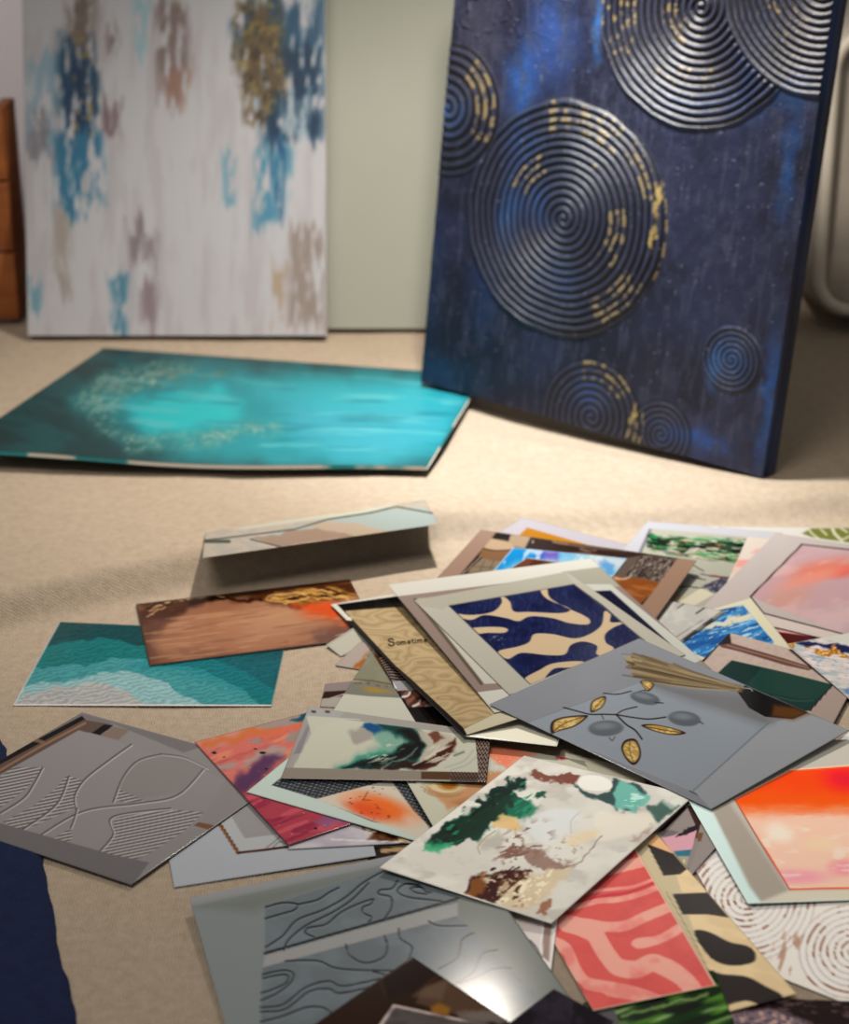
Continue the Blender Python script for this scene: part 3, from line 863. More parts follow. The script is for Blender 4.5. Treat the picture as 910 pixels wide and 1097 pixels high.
def p_tan(p):
    z = lambda *q: Z(640, 820, 3.37, *q)
    p.fill('#c0a985')
    p.mott('#cdb893', 30, 10, 3, .4, .7, .6, 10)
    p.poly(z((140, 230), (150, 300), (240, 250), (380, 700), (480, 880), (440, 890), (100, 320)), '#ada083', .6)
    p.poly(z((185, 290), (205, 240), (280, 322)), '#c49a70', .5)
    k = '#34302f'
    p.poly(z((180, 285), (278, 322), (325, 376), (300, 395), (240, 400)), k, .6)
    p.poly(z((272, 466), (400, 461), (478, 552), (400, 540), (308, 540)), k, .6)
    p.shape(z((350, 605), (375, 596), (420, 610), (480, 640), (545, 655), (573, 685), (560, 715), (490, 725), (430, 710), (385, 670)), k, .6)
    p.shape(z((400, 742), (450, 755), (540, 765), (610, 800), (672, 838), (600, 865), (540, 852), (480, 865), (465, 880), (430, 800)), k, .6)
    p.line(z((250, 460), (330, 600), (478, 890)), 1.4, '#7d7059', .7, curve=False)


def p_pink(p):
    z = lambda *q: Z(640, 820, 3.37, *q)
    y = lambda *q: Z(560, 840, 4.267, *q)
    p.fill('#ca5a54')
    lt, dk = '#e39c8c', '#be3a44'
    sh = lambda pts, c: p.poly(spline(pts, False, 6), c, .6)
    sh(z((40, 400), (100, 385), (180, 365), (190, 355), (200, 330), (100, 345), (50, 380)), lt)
    p.line(z((-60, 500), (30, 472), (110, 462), (205, 425)), 3, dk, 1, .6)
    p.line(z((-60, 470), (0, 455), (60, 448), (130, 440), (200, 415)), 3.6, lt, 1, .6)
    p.line(z((-100, 520), (0, 492), (70, 487), (150, 468), (225, 440)), 6, lt, 1, .6)
    p.line(y((220, 640), (290, 640), (380, 655), (470, 650), (560, 610), (680, 560)), 11, lt, 1, .6)
    p.line(y((205, 640), (260, 655), (330, 690), (360, 740), (400, 800), (440, 840), (520, 850), (590, 820), (640, 835), (720, 880), (770, 930), (800, 980)), 19, lt, 1, .6)
    p.shape(z((125, 640), (150, 625), (220, 615), (300, 570), (310, 600), (240, 640), (160, 663), (130, 655)), lt, .6)
    p.line(y((140, 725), (200, 760), (240, 850), (290, 910), (380, 930), (470, 945), (560, 970), (640, 1000)), 13, lt, 1, .6)
    sh(y((150, 760), (190, 790), (215, 870), (280, 940), (250, 1010), (170, 880)), dk)
    sh(z((-15, 800), (60, 790), (140, 810), (200, 840), (130, 850), (40, 835)), lt)
    sh(z((200, 690), (260, 700), (320, 740), (345, 800), (310, 812), (270, 760), (200, 730)), lt)
    p.mott('#b84a4c', 30, 20, 3, .5, .7, .35)
    p.border((0, .012, 0, .004), '#cfb59a')


def p_pale(p):
    y = lambda *q: Z(560, 840, 4.267, *q)
    p.fill('#c5beb2')
    p.poly(y((-100, 560), (90, 630), (80, 770), (-100, 700)), '#b5a9a0', .6)
    p.poly(y((98, 630), (138, 640), (120, 815), (90, 790)), '#806a60', .6)
    p.line(y((90, 625), (85, 775)), 1, '#d8d2c6', .9)
    p.line(y((30, 715), (60, 745), (85, 790)), 1.6, '#2c2725', 1)


def p_leaf(p):
    z = lambda *q: Z(640, 820, 3.37, *q)
    p.fill('#1c2f14')
    p.poly(z((-40, 900), (0, 885), (60, 875), (120, 940), (60, 990), (-40, 990)), '#4a4746', 1)
    m = p.mask(z((60, 870), (440, 790), (520, 1000), (100, 1000)), 1)
    p.mott('#4a7429', 46, 13, 4, .38, .68, .9, -20, m, 2)
    p.mott('#88a565', 50, 6, 6, .52, .74, .75, -20, m, 2)
    p.mott('#0f1c0a', 40, 9, 9, .5, .72, .9, -20, m, 2)
    p.line(z((90, 905), (240, 870), (400, 830)), 3, '#86a05c', .8, 2, (3, 8, 2))


def p_gravel(p):
    z = lambda *q: Z(640, 820, 3.37, *q)
    p.fill('#241a1a')
    m = p.mask(z((480, 900), (620, 880), (760, 925), (760, 1000), (480, 1000)), 2)
    p.mix(m, '#6d5a5c')
    p.mott('#b08f80', 5, 3, 4, .5, .6, .9, 0, m)
    p.mott('#3a3446', 5, 3, 7, .5, .6, .9, 0, m)
    p.mott('#54423f', 14, 4, 2, .55, .65, .8, 0, 1 - m)


def p_topo(p):
    z = lambda *q: Z(180, 880, 3.25, *q)
    f = lambda *q: Z(400, 780, 3.25, *q)
    p.fill('#707c7c')
    p.poly(z((80, 298), (700, 165), (1000, 90), (1000, 20), (60, 240)), '#80888a', .6)
    p.poly(z((80, 298), (740, 160), (900, 130), (340, 300), (300, 320)), '#626b66', 8, .8)
    p.poly(f((240, 590), (520, 560), (720, 980), (640, 990), (420, 800)), '#6a7470', .8)
    t1 = z((338, 300), (740, 170), (1000, 120), (1010, 285), (338, 460))
    t2 = [z((330, 512))[0], f((-60, 720))[0], f((285, 650))[0], f((580, 940))[0], f((470, 1020))[0], f((440, 1400))[0], z((318, 1000))[0]]
    for t in (t1, t2):
        p.poly(t, '#5d696d', .6)
        p.mott('#66747a', 30, 16, 4, .4, .7, .7, 0, p.mask(t, 1))
    p.line(z((338, 461), (910, 300), (1010, 270)), 2.6, '#1d2023', 1, .6, curve=False)
    p.poly(z((338, 470), (910, 308), (1010, 285), (1010, 330), (330, 510)), '#878e8d', .6)
    k = '#161c20'
    L = [z((340, 440), (400, 400), (450, 345), (540, 310), (620, 265), (680, 215), (760, 170)),
         z((405, 450), (420, 415), (480, 365), (570, 320), (640, 275), (700, 215)),
         z((340, 300), (400, 285), (450, 290), (440, 310), (390, 325), (340, 340)),
         z((455, 290), (520, 275), (560, 250), (595, 232)),
         z((510, 405), (480, 390), (490, 372), (550, 360), (600, 320), (660, 290), (715, 272), (705, 290), (680, 300), (680, 320), (710, 335), (700, 352)),
         z((800, 208), (780, 235), (740, 240), (735, 255), (775, 265), (780, 300), (755, 340)),
         f((240, 605), (200, 600), (120, 590), (85, 570), (110, 545), (160, 548)), f((190, 580), (150, 575), (130, 560), (165, 555), (180, 570), (200, 575)),
         z((325, 625), (380, 600), (430, 560), (435, 530), (400, 520), (330, 535)), z((325, 600), (370, 585), (415, 560), (410, 535), (330, 548)),
         z((322, 650), (400, 640), (480, 580), (560, 558), (610, 575), (740, 550)), z((322, 665), (410, 655), (490, 595), (560, 585), (600, 600), (715, 577)),
         z((322, 700), (400, 680), (480, 650), (540, 650), (575, 675)),
         z((410, 488), (520, 487), (600, 515), (790, 522)), z((620, 430), (635, 470), (690, 495), (750, 475), (765, 440), (755, 400)),
         z((805, 375), (810, 410), (850, 440), (840, 480)),
         f((350, 715), (310, 740), (295, 800), (230, 840)), f((430, 775), (380, 790), (350, 850), (290, 890)), f((480, 838), (420, 840), (360, 870), (300, 890)),
         f((195, 675), (230, 690), (325, 690)), f((40, 860), (0, 850))]
    for a in L:
        p.line(a, 1.9, k, .95, .6)
        p.line([(x + .6, y + 1.7) for x, y in a], 1, '#86939a', .5, .6)


def p_abstract(p):
    f = lambda *q: Z(400, 780, 3.25, *q)
    g = lambda *q: Z(640, 820, 3.37, *q)
    p.fill('#bcb5aa')
    p.mott('#c9c3b8', 40, 22, 3, .4, .65, .8)
    p.mott('#a59c92', 30, 14, 8, .56, .72, .6)
    # deep green mass
    m = lambda pts, col, soft=2, al=1, w=(9, 12, 3): p.poly(pts, col, soft, al, w)
    m(f((190, 420), (240, 340), (320, 290), (440, 215), (520, 170), (530, 200), (470, 235), (540, 260), (560, 285), (500, 320), (420, 330), (380, 370), (300, 400)), '#122c27', 2)
    m(f((420, 260), (520, 250), (580, 275), (560, 310), (480, 330), (440, 300)), '#23684f', 2.5, .8)
    m(f((180, 425), (230, 395), (300, 380), (270, 410), (240, 432)), '#3b9368', 2.5, .9)
    p.mott('#2f7f5c', 12, 4, 5, .56, .64, .8, -32, p.mask(f((190, 420), (320, 280), (520, 180), (560, 290), (380, 370)), 4, (9, 12, 3)))
    p.mott('#061a14', 14, 3, 9, .54, .62, .8, -32, p.mask(f((250, 390), (320, 290), (480, 200), (460, 300), (340, 380)), 4, (9, 12, 3)))
    m(f((560, 240), (600, 215), (600, 240), (575, 250)), '#1f4a3a', 1, 1, (3, 5, 2))
    m(f((250, 400), (300, 330), (400, 270), (470, 230), (500, 250), (430, 310), (370, 370)), '#0a3228', 2.5, .95, (10, 9, 14))
    m(f((330, 290), (420, 220), (520, 165), (540, 185), (470, 230), (390, 280)), '#0d2a24', 2, .95, (10, 8, 18))
    # upper brown veins and white pebble
    m(f((545, 165), (570, 150), (620, 175), (690, 155), (720, 170), (700, 195), (650, 190), (580, 185)), '#6d4036', 1.5, .95, (5, 7, 3))
    m(f((690, 190), (740, 220), (790, 240), (830, 210), (835, 180), (900, 190), (960, 230), (910, 300), (850, 285), (800, 260), (720, 230)), '#3a4a4a', 1.5, 1, (5, 9, 4))
    p.shape(f((712, 190), (735, 168), (790, 168), (830, 190), (825, 215), (770, 220), (725, 210)), '#d2ccc2', .8)
    m(g((55, 100), (80, 55), (130, 75), (185, 110), (185, 135), (120, 170), (70, 150)), '#67a394', 2, .95, (5, 8, 4))
    p.mott('#b7cfc4', 8, 3, 12, .56, .64, .8, 0, p.bmask(676, 853, 20, 14, 20, .4))
    m(g((180, 150), (230, 130), (290, 150), (260, 180), (215, 210), (195, 190)), '#40574f', 2, .95, (6, 8, 5))
    m(g((220, 130), (300, 110), (290, 160)), '#c5c6bc', 3, .6)
    p.shape(g((0, 170), (80, 180), (180, 170), (205, 205), (160, 240), (90, 260), (0, 270)), '#cfc5b5', 3, .8)
    m(g((110, 275), (150, 250), (200, 215), (190, 240), (140, 275)), '#9b7f74', 2, .7, (4, 6, 5))
    # plaster plates
    p.shape(f((530, 330), (620, 285), (720, 290), (690, 350), (620, 400), (560, 390)), '#c4c3bf', 3, .9)
    p.line(f((690, 370), (690, 325), (720, 295)), .8, '#97887c', .7)
    p.mott('#6f4a3e', 12, 4, 51, .57, .63, .9, -20, p.bmask(560, 905, 46, 26, -30, .6))
    p.mott('#2a120c', 8, 3, 53, .58, .63, .9, -30, p.bmask(540, 935, 40, 18, -20, .6))
    # tan, brown and dark lower veins
    m(f((415, 335), (450, 310), (500, 310), (505, 350), (450, 360)), '#c9a671', 2, .95, (5, 7, 6))
    m(f((370, 430), (380, 395), (430, 365), (470, 380), (430, 420)), '#9c968a', 3, .7, (5, 8, 3))
    p.line(f((425, 360), (390, 385), (365, 415), (372, 440)), .9, '#8b6d3c', .9)
    m(f((505, 370), (540, 420), (600, 440), (660, 480), (700, 470), (640, 500), (560, 480), (510, 430)), '#7a5a4e', 2, .8, (8, 8, 7))
    p.line(f((660, 490), (720, 465), (760, 420), (800, 375)), 1.3, '#7a564c', .85, .7, (2, 6, 2))
    p.shape(f((670, 395), (730, 360), (790, 362), (740, 400), (690, 412)), '#cdb795', 3, .8)
    m(f((315, 580), (350, 520), (430, 500), (545, 485), (550, 505), (500, 545), (470, 570), (420, 610)), '#3d2018', 1.5, 1, (6, 8, 8))
    m(f((315, 582), (350, 530), (400, 505), (390, 560), (360, 590)), '#7a4a26', 2, .9, (5, 7, 2))
    m(f((440, 540), (560, 510), (640, 490), (690, 480), (640, 560), (560, 620), (480, 640), (430, 610)), '#c2ab88', 2.5, .8, (7, 8, 9))
    p.mott('#e0d2b4', 5, 3, 15, .54, .62, .8, -30, p.mask(f((380, 520), (640, 490), (560, 620), (430, 610)), 4))
    p.mott('#4a271c', 7, 3, 17, .56, .63, .9, -40, p.mask(f((420, 520), (560, 500), (520, 620), (420, 615)), 4))
    m(f((570, 650), (590, 610), (620, 590), (620, 615), (595, 655)), '#8c5a42', 1.2, .9, (4, 5, 4))
    p.mott('#8a6a5c', 4, 3, 21, .62, .68, .6, 0, p.bmask(600, 915, 34, 20, -25, .6))
    p.border((.006, .004, .004, .006), '#b5aea4')


def p_dark(p):
    z = lambda *q: Z(340, 980, 2.844, *q)
    p.fill('#2a1d15')
    p.poly(z((290, 130), (370, 180), (300, 230), (220, 260), (200, 200)), '#241a13', 1)
    p.poly(z((320, 230), (400, 190), (520, 270), (600, 330), (470, 320), (300, 270)), '#4a3629', 2)
    p.poly(z((290, 250), (330, 220), (400, 200), (380, 260)), '#5a4636', 3, .8)
    p.poly(z((345, 285), (370, 270), (405, 285), (400, 310), (350, 305)), '#7a5020', 2)
    p.poly(z((420, 300), (560, 290), (600, 330), (440, 330)), '#6d6460', 3, .7, (4, 8, 3))
    p.line(z((190, 200), (210, 250)), 1.2, '#3d2c20', .8)
    p.line(z((300, 240), (370, 185)), 1.4, '#3b2a1e', .8)


def p_taupe(p):
    p.fill('#4b4340')
    p.border((.03, .0, .03, 0), '#b09c92')
    p.mott('#3a3230', 30, 12, 3, .45, .65, .7)


def p_black(p):
    z = lambda *q: Z(340, 980, 2.844, *q)
    p.fill('#1d181c')
    p.poly(z((720, 228), (775, 262), (760, 420), (600, 420)), '#262026', 2)
    p.line(z((775, 262), (770, 340)), 1, '#3a343c', .8)
    p.mott('#2f2a30', 16, 12, 3, .5, .65, .6)


def p_beige(p):
    z = lambda *q: Z(340, 620, 4.136, *q)
    p.fill('#b09f90')
    p.poly(z((225, 330), (270, 290), (400, 330), (380, 460), (200, 410), (160, 392)), '#a8622f', 2, 1, (3, 7, 2))
    p.poly(z((210, 350), (250, 310), (262, 330), (225, 370)), '#a7a29a', 2, .9)
    p.poly(z((222, 345), (240, 330), (255, 345), (235, 358)), '#2c3a66', 1.2)


def p_cream(p):
    p.fill('#c5c1b6')


def p_mauvebit(p):
    z = lambda *q: Z(340, 660, 7, *q)
    p.fill('#8c7a74')
    p.poly(z((55, 570), (330, 555), (330, 590), (40, 630), (30, 622)), '#33201c', .6)
    p.line(z((95, 622), (230, 580)), 1.5, '#b5a597', .9)
    p.poly(z((40, 622), (100, 618), (330, 590), (330, 700), (20, 700)), '#a59b8c', .6)


def p_window(p):
    p.fill('#c9cdcf')


# ------------------------------------------------------------------ the sheets, lowest of the heap first
# name, label, corners measured in the photo (shared direction), picture, gain, (dense step mm)
SH = []


def sheet(key, label, q, paint, step=.9, zs=None, lift=0):
    SH.append(dict(key=key, label=label, q=[tuple(map(float, a)) for a in q], paint=paint, step=step, zs=zs, lift=lift))


sheet('sand', 'small landscape print tipped up on the cloth fold, its shadow falling in front', [(220, 571), (454.9, 535.8), (471.4, 561.5), (216.9, 598)], p_sand, .8, (.0235, .0215, .031, .032))
sheet('ochre', 'white-edged print with a yellow ochre grid picture at the far edge of the heap', [(560.6, 554.8), (700, 591), (650, 630), (505, 590)], p_ochre)
sheet('leafy', 'white print with an olive leaf and a dark grey arch at the far right edge', [(742, 564.5), (960, 566), (990, 600), (730, 600)], p_leafy, 1.2)
sheet('plain', 'blank bluish white slip beside the green abstract print at the far edge', [(742, 563.8), (769.5, 564.5), (780, 590), (740, 590)], p_plain, 2)
sheet('green', 'white print with dark green horizontal brush strokes and pale planks below', [(694.3, 558.7), (838, 571), (800, 668), (622, 642)], p_green, .8)
sheet('pinkbars', 'pale print with coral pink bars tucked behind the pink cloud print', [(801.6, 575), (860, 582), (850, 640), (772, 640)], p_pinkbars)
sheet('maroon', 'print with a maroon and pink corner showing between sea print and gold print', [(800, 652), (890, 668), (900, 730), (790, 710)], p_maroon)
sheet('cloud', 'large grey print of a framed pink cloud painting at the right edge', [(831.5, 571.5), (1010, 600), (960, 702), (751, 653)], p_cloud, .9)
sheet('sea', 'cream-bordered print of a blue sea painting with a pale foam band', [(804.4, 641), (850, 697.5), (752, 742), (702, 671)], p_sea, .8)
sheet('slab', 'light grey print with thin black lines and a thick dark edge', [(702, 641), (777.7, 655.7), (715, 700), (640, 682)], p_slab, .8)
sheet('basket', 'mauve-edged interior print with rust cloth, grey fur and a woven basket', [(515.2, 568), (746.8, 601), (675, 702), (430, 662)], p_basket, .8)
sheet('water', 'cyan and violet watercolour print behind the navy organic print', [(549.8, 587), (672, 598.7), (640, 640), (515, 628)], p_water, .8)
sheet('brown', 'tiny brown print corner with a white edge lying on the cyan watercolour', [(565.5, 597.8), (620, 605), (600, 640), (535, 617)], p_brown)
sheet('rings', 'white and brown print of carved concentric rings at the right edge', [(712, 872), (915, 925), (1015, 1118), (802, 1034)], p_rings, .8)
sheet('window', 'bright white print corner peeking out under the grey lemon print', [(887, 806), (925, 770), (965, 800), (925, 835)], p_window, 2)
sheet('vignette', 'small print sliver with pink and teal patches beside the tan print tip', [(688, 905), (737, 858), (770, 905), (722, 960)], p_vignette, .7)
sheet('red', 'mint-edged print of a framed red, orange and pink painting', [(703, 797), (950, 792), (1060, 960), (801.7, 968.4)], p_red, .9)
sheet('vase', 'mauve print of a dark green plate in front of the blue sea print', [(782.4, 678.4), (925, 716), (880, 800), (715, 745)], p_vase, .8)
sheet('gold', 'pale blue sea print with navy streak and gold flakes at the right edge', [(843, 690.5), (912, 678), (1010, 744), (938, 773)], p_gold, .8)
sheet('teal', 'teal ocean wave print with white foam at the left', [(63.4, 666.5), (308.8, 677.4), (291, 756.6), (13.9, 755.9)], p_teal, .7)
sheet('orange', 'copper and peach abstract print overlapping the teal wave print', [(145.8, 647.5), (374.8, 620.9), (406, 682), (160.4, 713.3)], p_orange, .8)
sheet('stool', 'dark print sliver between the white framed print and the contour print', [(400, 895), (460, 890), (470, 935), (394, 925)], p_stool, 1.2)
sheet('whiteframe', 'white print of a thin brown frame, under the grey relief print', [(166, 838), (380, 818), (403, 917), (186.5, 951)], p_whiteframe, .9)
sheet('grey', 'large grey print of a ribbed relief panel overhanging the dark blue patch', [(88.3, 763.5), (314.5, 826.8), (140.3, 948.1), (-93.6, 869.9)], p_grey, .7)
sheet('lilac', 'lilac grey print with a brown gold stain under the red marbled print', [(300, 872), (430, 850), (446, 902.8), (310, 910)], p_lilac, .9)
sheet('marble', 'red and purple marbled paint print with the mint-edged print lying on it', [(208.5, 795.4), (340, 761), (440, 862), (309.3, 905.7)], p_marble, .8)
sheet('splash', 'mint-edged print of an orange splash painting on dark woven mesh', [(264.5, 848.8), (340, 787), (560, 862), (500, 917)], p_splash, .8)
sheet('cream', 'blank cream print corner below the copper abstract print', [(349.5, 691), (380, 672), (400, 690), (365, 703.6)], p_cream, 2)
sheet('beige', 'beige-edged print with an orange and blue corner beside the triangular grey print', [(386, 688), (430, 700), (412, 722), (359, 713)], p_beige, .7)
sheet('mauvebit', 'small mauve and dark brown print corner above the white canvas print', [(348.6, 733), (400, 728), (400, 760), (343, 757)], p_mauvebit, .8)
sheet('mauve', 'plain mauve brown print edge under the grey lemon print', [(606, 806), (690, 826), (700, 880), (600, 860)], p_mauve, 2)
sheet('egg', 'cream print with tan egg circle, coral blot and small crimson dot', [(400, 777), (626, 815.8), (660, 885), (474, 902)], p_egg, .8)
sheet('chocolate', 'glossy dark brown chocolate swirl print with striped band', [(398, 690), (432, 672), (500, 765), (453, 792)], p_chocolate, .7)
sheet('triangle', 'grey landscape print with gold horizon, its far corner pointing up', [(398, 698), (460, 797), (400, 830), (336, 795)], p_triangle, .7)
sheet('wave', 'room print of a white canvas with a dark green breaking wave', [(331, 757.7), (526, 785), (521, 838), (301, 834)], p_wave, .6)
sheet('wedge', 'blank white sheet wedge under the left corner of the lemon print', [(508, 742), (610, 760), (597, 799.8), (497, 788.8)], p_cream, 2)
sheet('sometime', 'print of a carved beige wood board with the word Sometime carved in it', [(354.5, 647.8), (445, 633), (572, 765), (497, 788.5)], p_sometime, .5)
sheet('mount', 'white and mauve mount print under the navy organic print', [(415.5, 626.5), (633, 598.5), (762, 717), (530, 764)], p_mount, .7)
sheet('organic', 'print of navy and cream organic shapes in a pale grey frame', [(444, 643.5), (608, 613), (735, 702), (546, 744.5)], p_organic, .7)
sheet('gravel', 'dark print with pinkish gravel at the bottom right corner', [(775, 1068), (960, 1075), (985, 1160), (775, 1150)], p_gravel, 1)
sheet('tan', 'tan print with black organic shapes beside the pink wavy print', [(640, 910), (703, 893), (853.6, 1064.8), (770, 1087)], p_tan, .8)
sheet('leaf', 'green leaf print sticking out under the pink wavy print', [(625, 1075), (765, 1040), (792, 1110), (655, 1145)], p_leaf, .8)
sheet('pink', 'coral and pink wavy line print with a tan right edge', [(556, 945), (672, 893), (767.6, 1056), (636, 1083)], p_pink, .7)
sheet('pale', 'pale print corner with a mauve band between contour print and pink print', [(530, 958), (600, 965), (590.5, 1042), (520, 1030)], p_pale, .9)
sheet('topo', 'large grey-blue print of two contour line panels at the bottom', [(203, 962.5), (492, 902), (662, 1140), (262, 1172)], p_topo, .7)
sheet('abstract', 'white print with dark green, brown and gold abstract stains on top of the heap', [(406.8, 929.8), (562, 810), (743.9, 852.6), (590.8, 989.8)], p_abstract, .6)
sheet('lemon', 'grey print of a lemon branch with gold leaves and a pampas vase', [(524.3, 755), (685, 684.3), (910, 782.9), (762.2, 867.3)], p_lemon, .6)
sheet('dark', 'dark brown print at the bottom, lying on the contour print', [(442, 1025.7), (562, 1106), (440, 1190), (320, 1110)], p_dark, .8, None, (.10, .10))
sheet('taupe', 'taupe print with a pinkish white edge at the very bottom', [(421.5, 1076.5), (530, 1100), (500, 1180), (370, 1150)], p_taupe, 1)
sheet('black', 'almost black print with its corner pointing up at the bottom edge', [(593.5, 1060), (658, 1095), (610, 1160), (535, 1105)], p_black, 1, None, (.09, .03))

# ------------------------------------------------------------------ node materials
def mat(name, base=(.5, .5, .5), rough=.5, spec=.5):
    m = bpy.data.materials.new(name)
    m.use_nodes = True
    b = m.node_tree.nodes['Principled BSDF']
    b.inputs['Base Color'].default_value = (*base, 1)
    b.inputs['Roughness'].default_value = rough
    b.inputs['Specular IOR Level'].default_value = spec
    return m, m.node_tree, b


def link(nt, a, ao, b, bi):
    nt.links.new(a.outputs[ao], b.inputs[bi])


def ramp(nt, stops):
    r = nt.nodes.new('ShaderNodeValToRGB')
    e = r.color_ramp.elements
    while len(e) < len(stops):
        e.new(.5)
    for k, (pos, c) in zip(e, stops):
        k.position = pos
        k.color = (*to_linear(lin(c)), 1)
    return r


def pigment_mat(name, rough, spec, bump=0, bscale=400):
    """pigment stored on the surface + a little procedural grain"""
    m, nt, b = mat(name, rough=rough, spec=spec)
    at = nt.nodes.new('ShaderNodeAttribute')
    at.attribute_name = 'pigment'
    link(nt, at, 'Color', b, 'Base Color')
    if bump:
        tc = nt.nodes.new('ShaderNodeTexCoord')
        no = nt.nodes.new('ShaderNodeTexNoise')
        no.inputs['Scale'].default_value = bscale
        no.inputs['Detail'].default_value = 3
        bp = nt.nodes.new('ShaderNodeBump')
        bp.inputs['Strength'].default_value = bump
        bp.inputs['Distance'].default_value = .001
        link(nt, tc, 'Object', no, 'Vector')
        link(nt, no, 'Fac', bp, 'Height')
        link(nt, bp, 'Normal', b, 'Normal')
    return m


M_PRINT = pigment_mat('photo_paper', .14, .15)
M_CANVAS = pigment_mat('acrylic_on_canvas', .55, .3, .25, 900)
M_VARNISH = pigment_mat('varnished_acrylic', .42, .4, .5, 700)
M_GLOSS = pigment_mat('glossy_board_paint', .45, .3, .1, 200)


def noise_mat(name, c0, c1, scale, rough=.7, bump=.2, stretch=(1, 1, 1), dist=.002):
    m, nt, b = mat(name, rough=rough, spec=.3)
    tc = nt.nodes.new('ShaderNodeTexCoord')
    mp = nt.nodes.new('ShaderNodeMapping')
    mp.inputs['Scale'].default_value = stretch
    no = nt.nodes.new('ShaderNodeTexNoise')
    no.inputs['Scale'].default_value = scale
    no.inputs['Detail'].default_value = 5
    r = ramp(nt, [(.3, c0), (.7, c1)])
    link(nt, tc, 'Object', mp, 'Vector')
    link(nt, mp, 'Vector', no, 'Vector')
    link(nt, no, 'Fac', r, 'Fac')
    link(nt, r, 'Color', b, 'Base Color')
    if bump:
        bp = nt.nodes.new('ShaderNodeBump')
        bp.inputs['Strength'].default_value = bump
        bp.inputs['Distance'].default_value = dist
        link(nt, no, 'Fac', bp, 'Height')
        link(nt, bp, 'Normal', b, 'Normal')
    return m


def weave_mat(name, c0, c1, pitch, bump):
    """woven cloth: two thread directions and slubs"""
    m, nt, b = mat(name, rough=.9, spec=.1)
    tc = nt.nodes.new('ShaderNodeTexCoord')
    ws = []
    for ax in ('X', 'Y'):
        w = nt.nodes.new('ShaderNodeTexWave')
        w.wave_type, w.bands_direction = 'BANDS', ax
        w.inputs['Scale'].default_value = .314 / pitch
        w.inputs['Distortion'].default_value = 3.5
        w.inputs['Detail'].default_value = 1
        w.inputs['Detail Scale'].default_value = 1.6
        link(nt, tc, 'Object', w, 'Vector')
        ws.append(w)
    mx = nt.nodes.new('ShaderNodeMath')
    mx.operation = 'MULTIPLY'
    link(nt, ws[0], 'Fac', mx, 0)
    link(nt, ws[1], 'Fac', mx, 1)
    n2 = nt.nodes.new('ShaderNodeTexNoise')
    n2.inputs['Scale'].default_value = 160
    n2.inputs['Detail'].default_value = 6
    n2.inputs['Roughness'].default_value = .7
    link(nt, tc, 'Object', n2, 'Vector')
    ad = nt.nodes.new('ShaderNodeMath')
    ad.operation = 'MULTIPLY_ADD'
    ad.inputs[1].default_value = .6
    link(nt, mx, 0, ad, 0)
    link(nt, n2, 'Fac', ad, 2)
    r = ramp(nt, [(.25, c0), (.9, c1)])
    link(nt, ad, 0, r, 'Fac')
    link(nt, r, 'Color', b, 'Base Color')
    bp = nt.nodes.new('ShaderNodeBump')
    bp.inputs['Strength'].default_value = bump
    bp.inputs['Distance'].default_value = .0006
    link(nt, ad, 0, bp, 'Height')
    link(nt, bp, 'Normal', b, 'Normal')
    return m


# ------------------------------------------------------------------ mesh helpers
def mesh_np(name, verts, faces, material, parent=None, pigment=None, smooth=False):
    me = bpy.data.meshes.new(name)
    verts = np.asarray(verts, np.float32)
    ls, li = [], []
    n = 0
    if isinstance(faces, tuple):            # (quads array, list of other polygons)
        quads, rest = faces
    else:
        quads, rest = np.zeros((0, 4), int), faces
    starts = list(range(0, 4 * len(quads), 4))
    idx = [np.asarray(quads).ravel()]
    n = 4 * len(quads)
    for f in rest:
        starts.append(n)
        n += len(f)
        idx.append(np.asarray(f))
    idx = np.concatenate(idx).astype(np.int32)
    me.vertices.add(len(verts))
    me.vertices.foreach_set('co', verts.ravel())
    me.loops.add(len(idx))
    me.loops.foreach_set('vertex_index', idx)
    me.polygons.add(len(starts))
    me.polygons.foreach_set('loop_start', np.array(starts, np.int32))
    if smooth:
        me.polygons.foreach_set('use_smooth', np.ones(len(starts), bool))
    me.update(calc_edges=True)
    if pigment is not None:
        a = me.attributes.new('pigment', 'FLOAT_COLOR', 'POINT')
        rgba = np.ones((len(verts), 4), np.float32)
        rgba[:, :3] = pigment
        a.data.foreach_set('color', rgba.ravel())
    me.materials.append(material)
    o = bpy.data.objects.new(name, me)
    COL.objects.link(o)
    if parent:
        o.parent = parent
    return o


def grid_quads(nu, nv):
    i = np.arange(nu - 1)[:, None] * nv + np.arange(nv - 1)[None]
    return np.stack([i, i + nv, i + nv + 1, i + 1], -1).reshape(-1, 4)


def rim_loop(nu, nv):
    a = [k * nv for k in range(nu)]
    b = [(nu - 1) * nv + k for k in range(1, nv)]
    c = [k * nv + nv - 1 for k in range(nu - 2, -1, -1)]
    d = [k for k in range(nv - 2, 0, -1)]
    return np.array(a + b + c + d)


def empty(name, loc=(0, 0, 0)):
    o = bpy.data.objects.new(name, None)
    o.empty_display_size = .05
    o.location = loc
    COL.objects.link(o)
    return o


def tag(o, label, cat, group=None):
    o['label'] = label
    o['category'] = cat
    if group:
        o['group'] = group
    return o


def slab(name, corners_top, depth_vec, material, parent=None, bevel=0):
    """four corners and a thickness vector -> closed block"""
    t = [np.array(c, float) for c in corners_top]
    v = t + [c + np.array(depth_vec, float) for c in t]
    f = [(0, 1, 2, 3), (7, 6, 5, 4), (0, 4, 5, 1), (1, 5, 6, 2), (2, 6, 7, 3), (3, 7, 4, 0)]
    o = mesh_np(name, v, f, material, parent)
    import bmesh
    bm = bmesh.new()
    bm.from_mesh(o.data)
    bmesh.ops.recalc_face_normals(bm, faces=bm.faces)
    if bevel:
        bmesh.ops.bevel(bm, geom=bm.edges[:] + bm.verts[:], offset=bevel, segments=3, affect='EDGES', profile=.5)
    bm.to_mesh(o.data)
    bm.free()
    return o


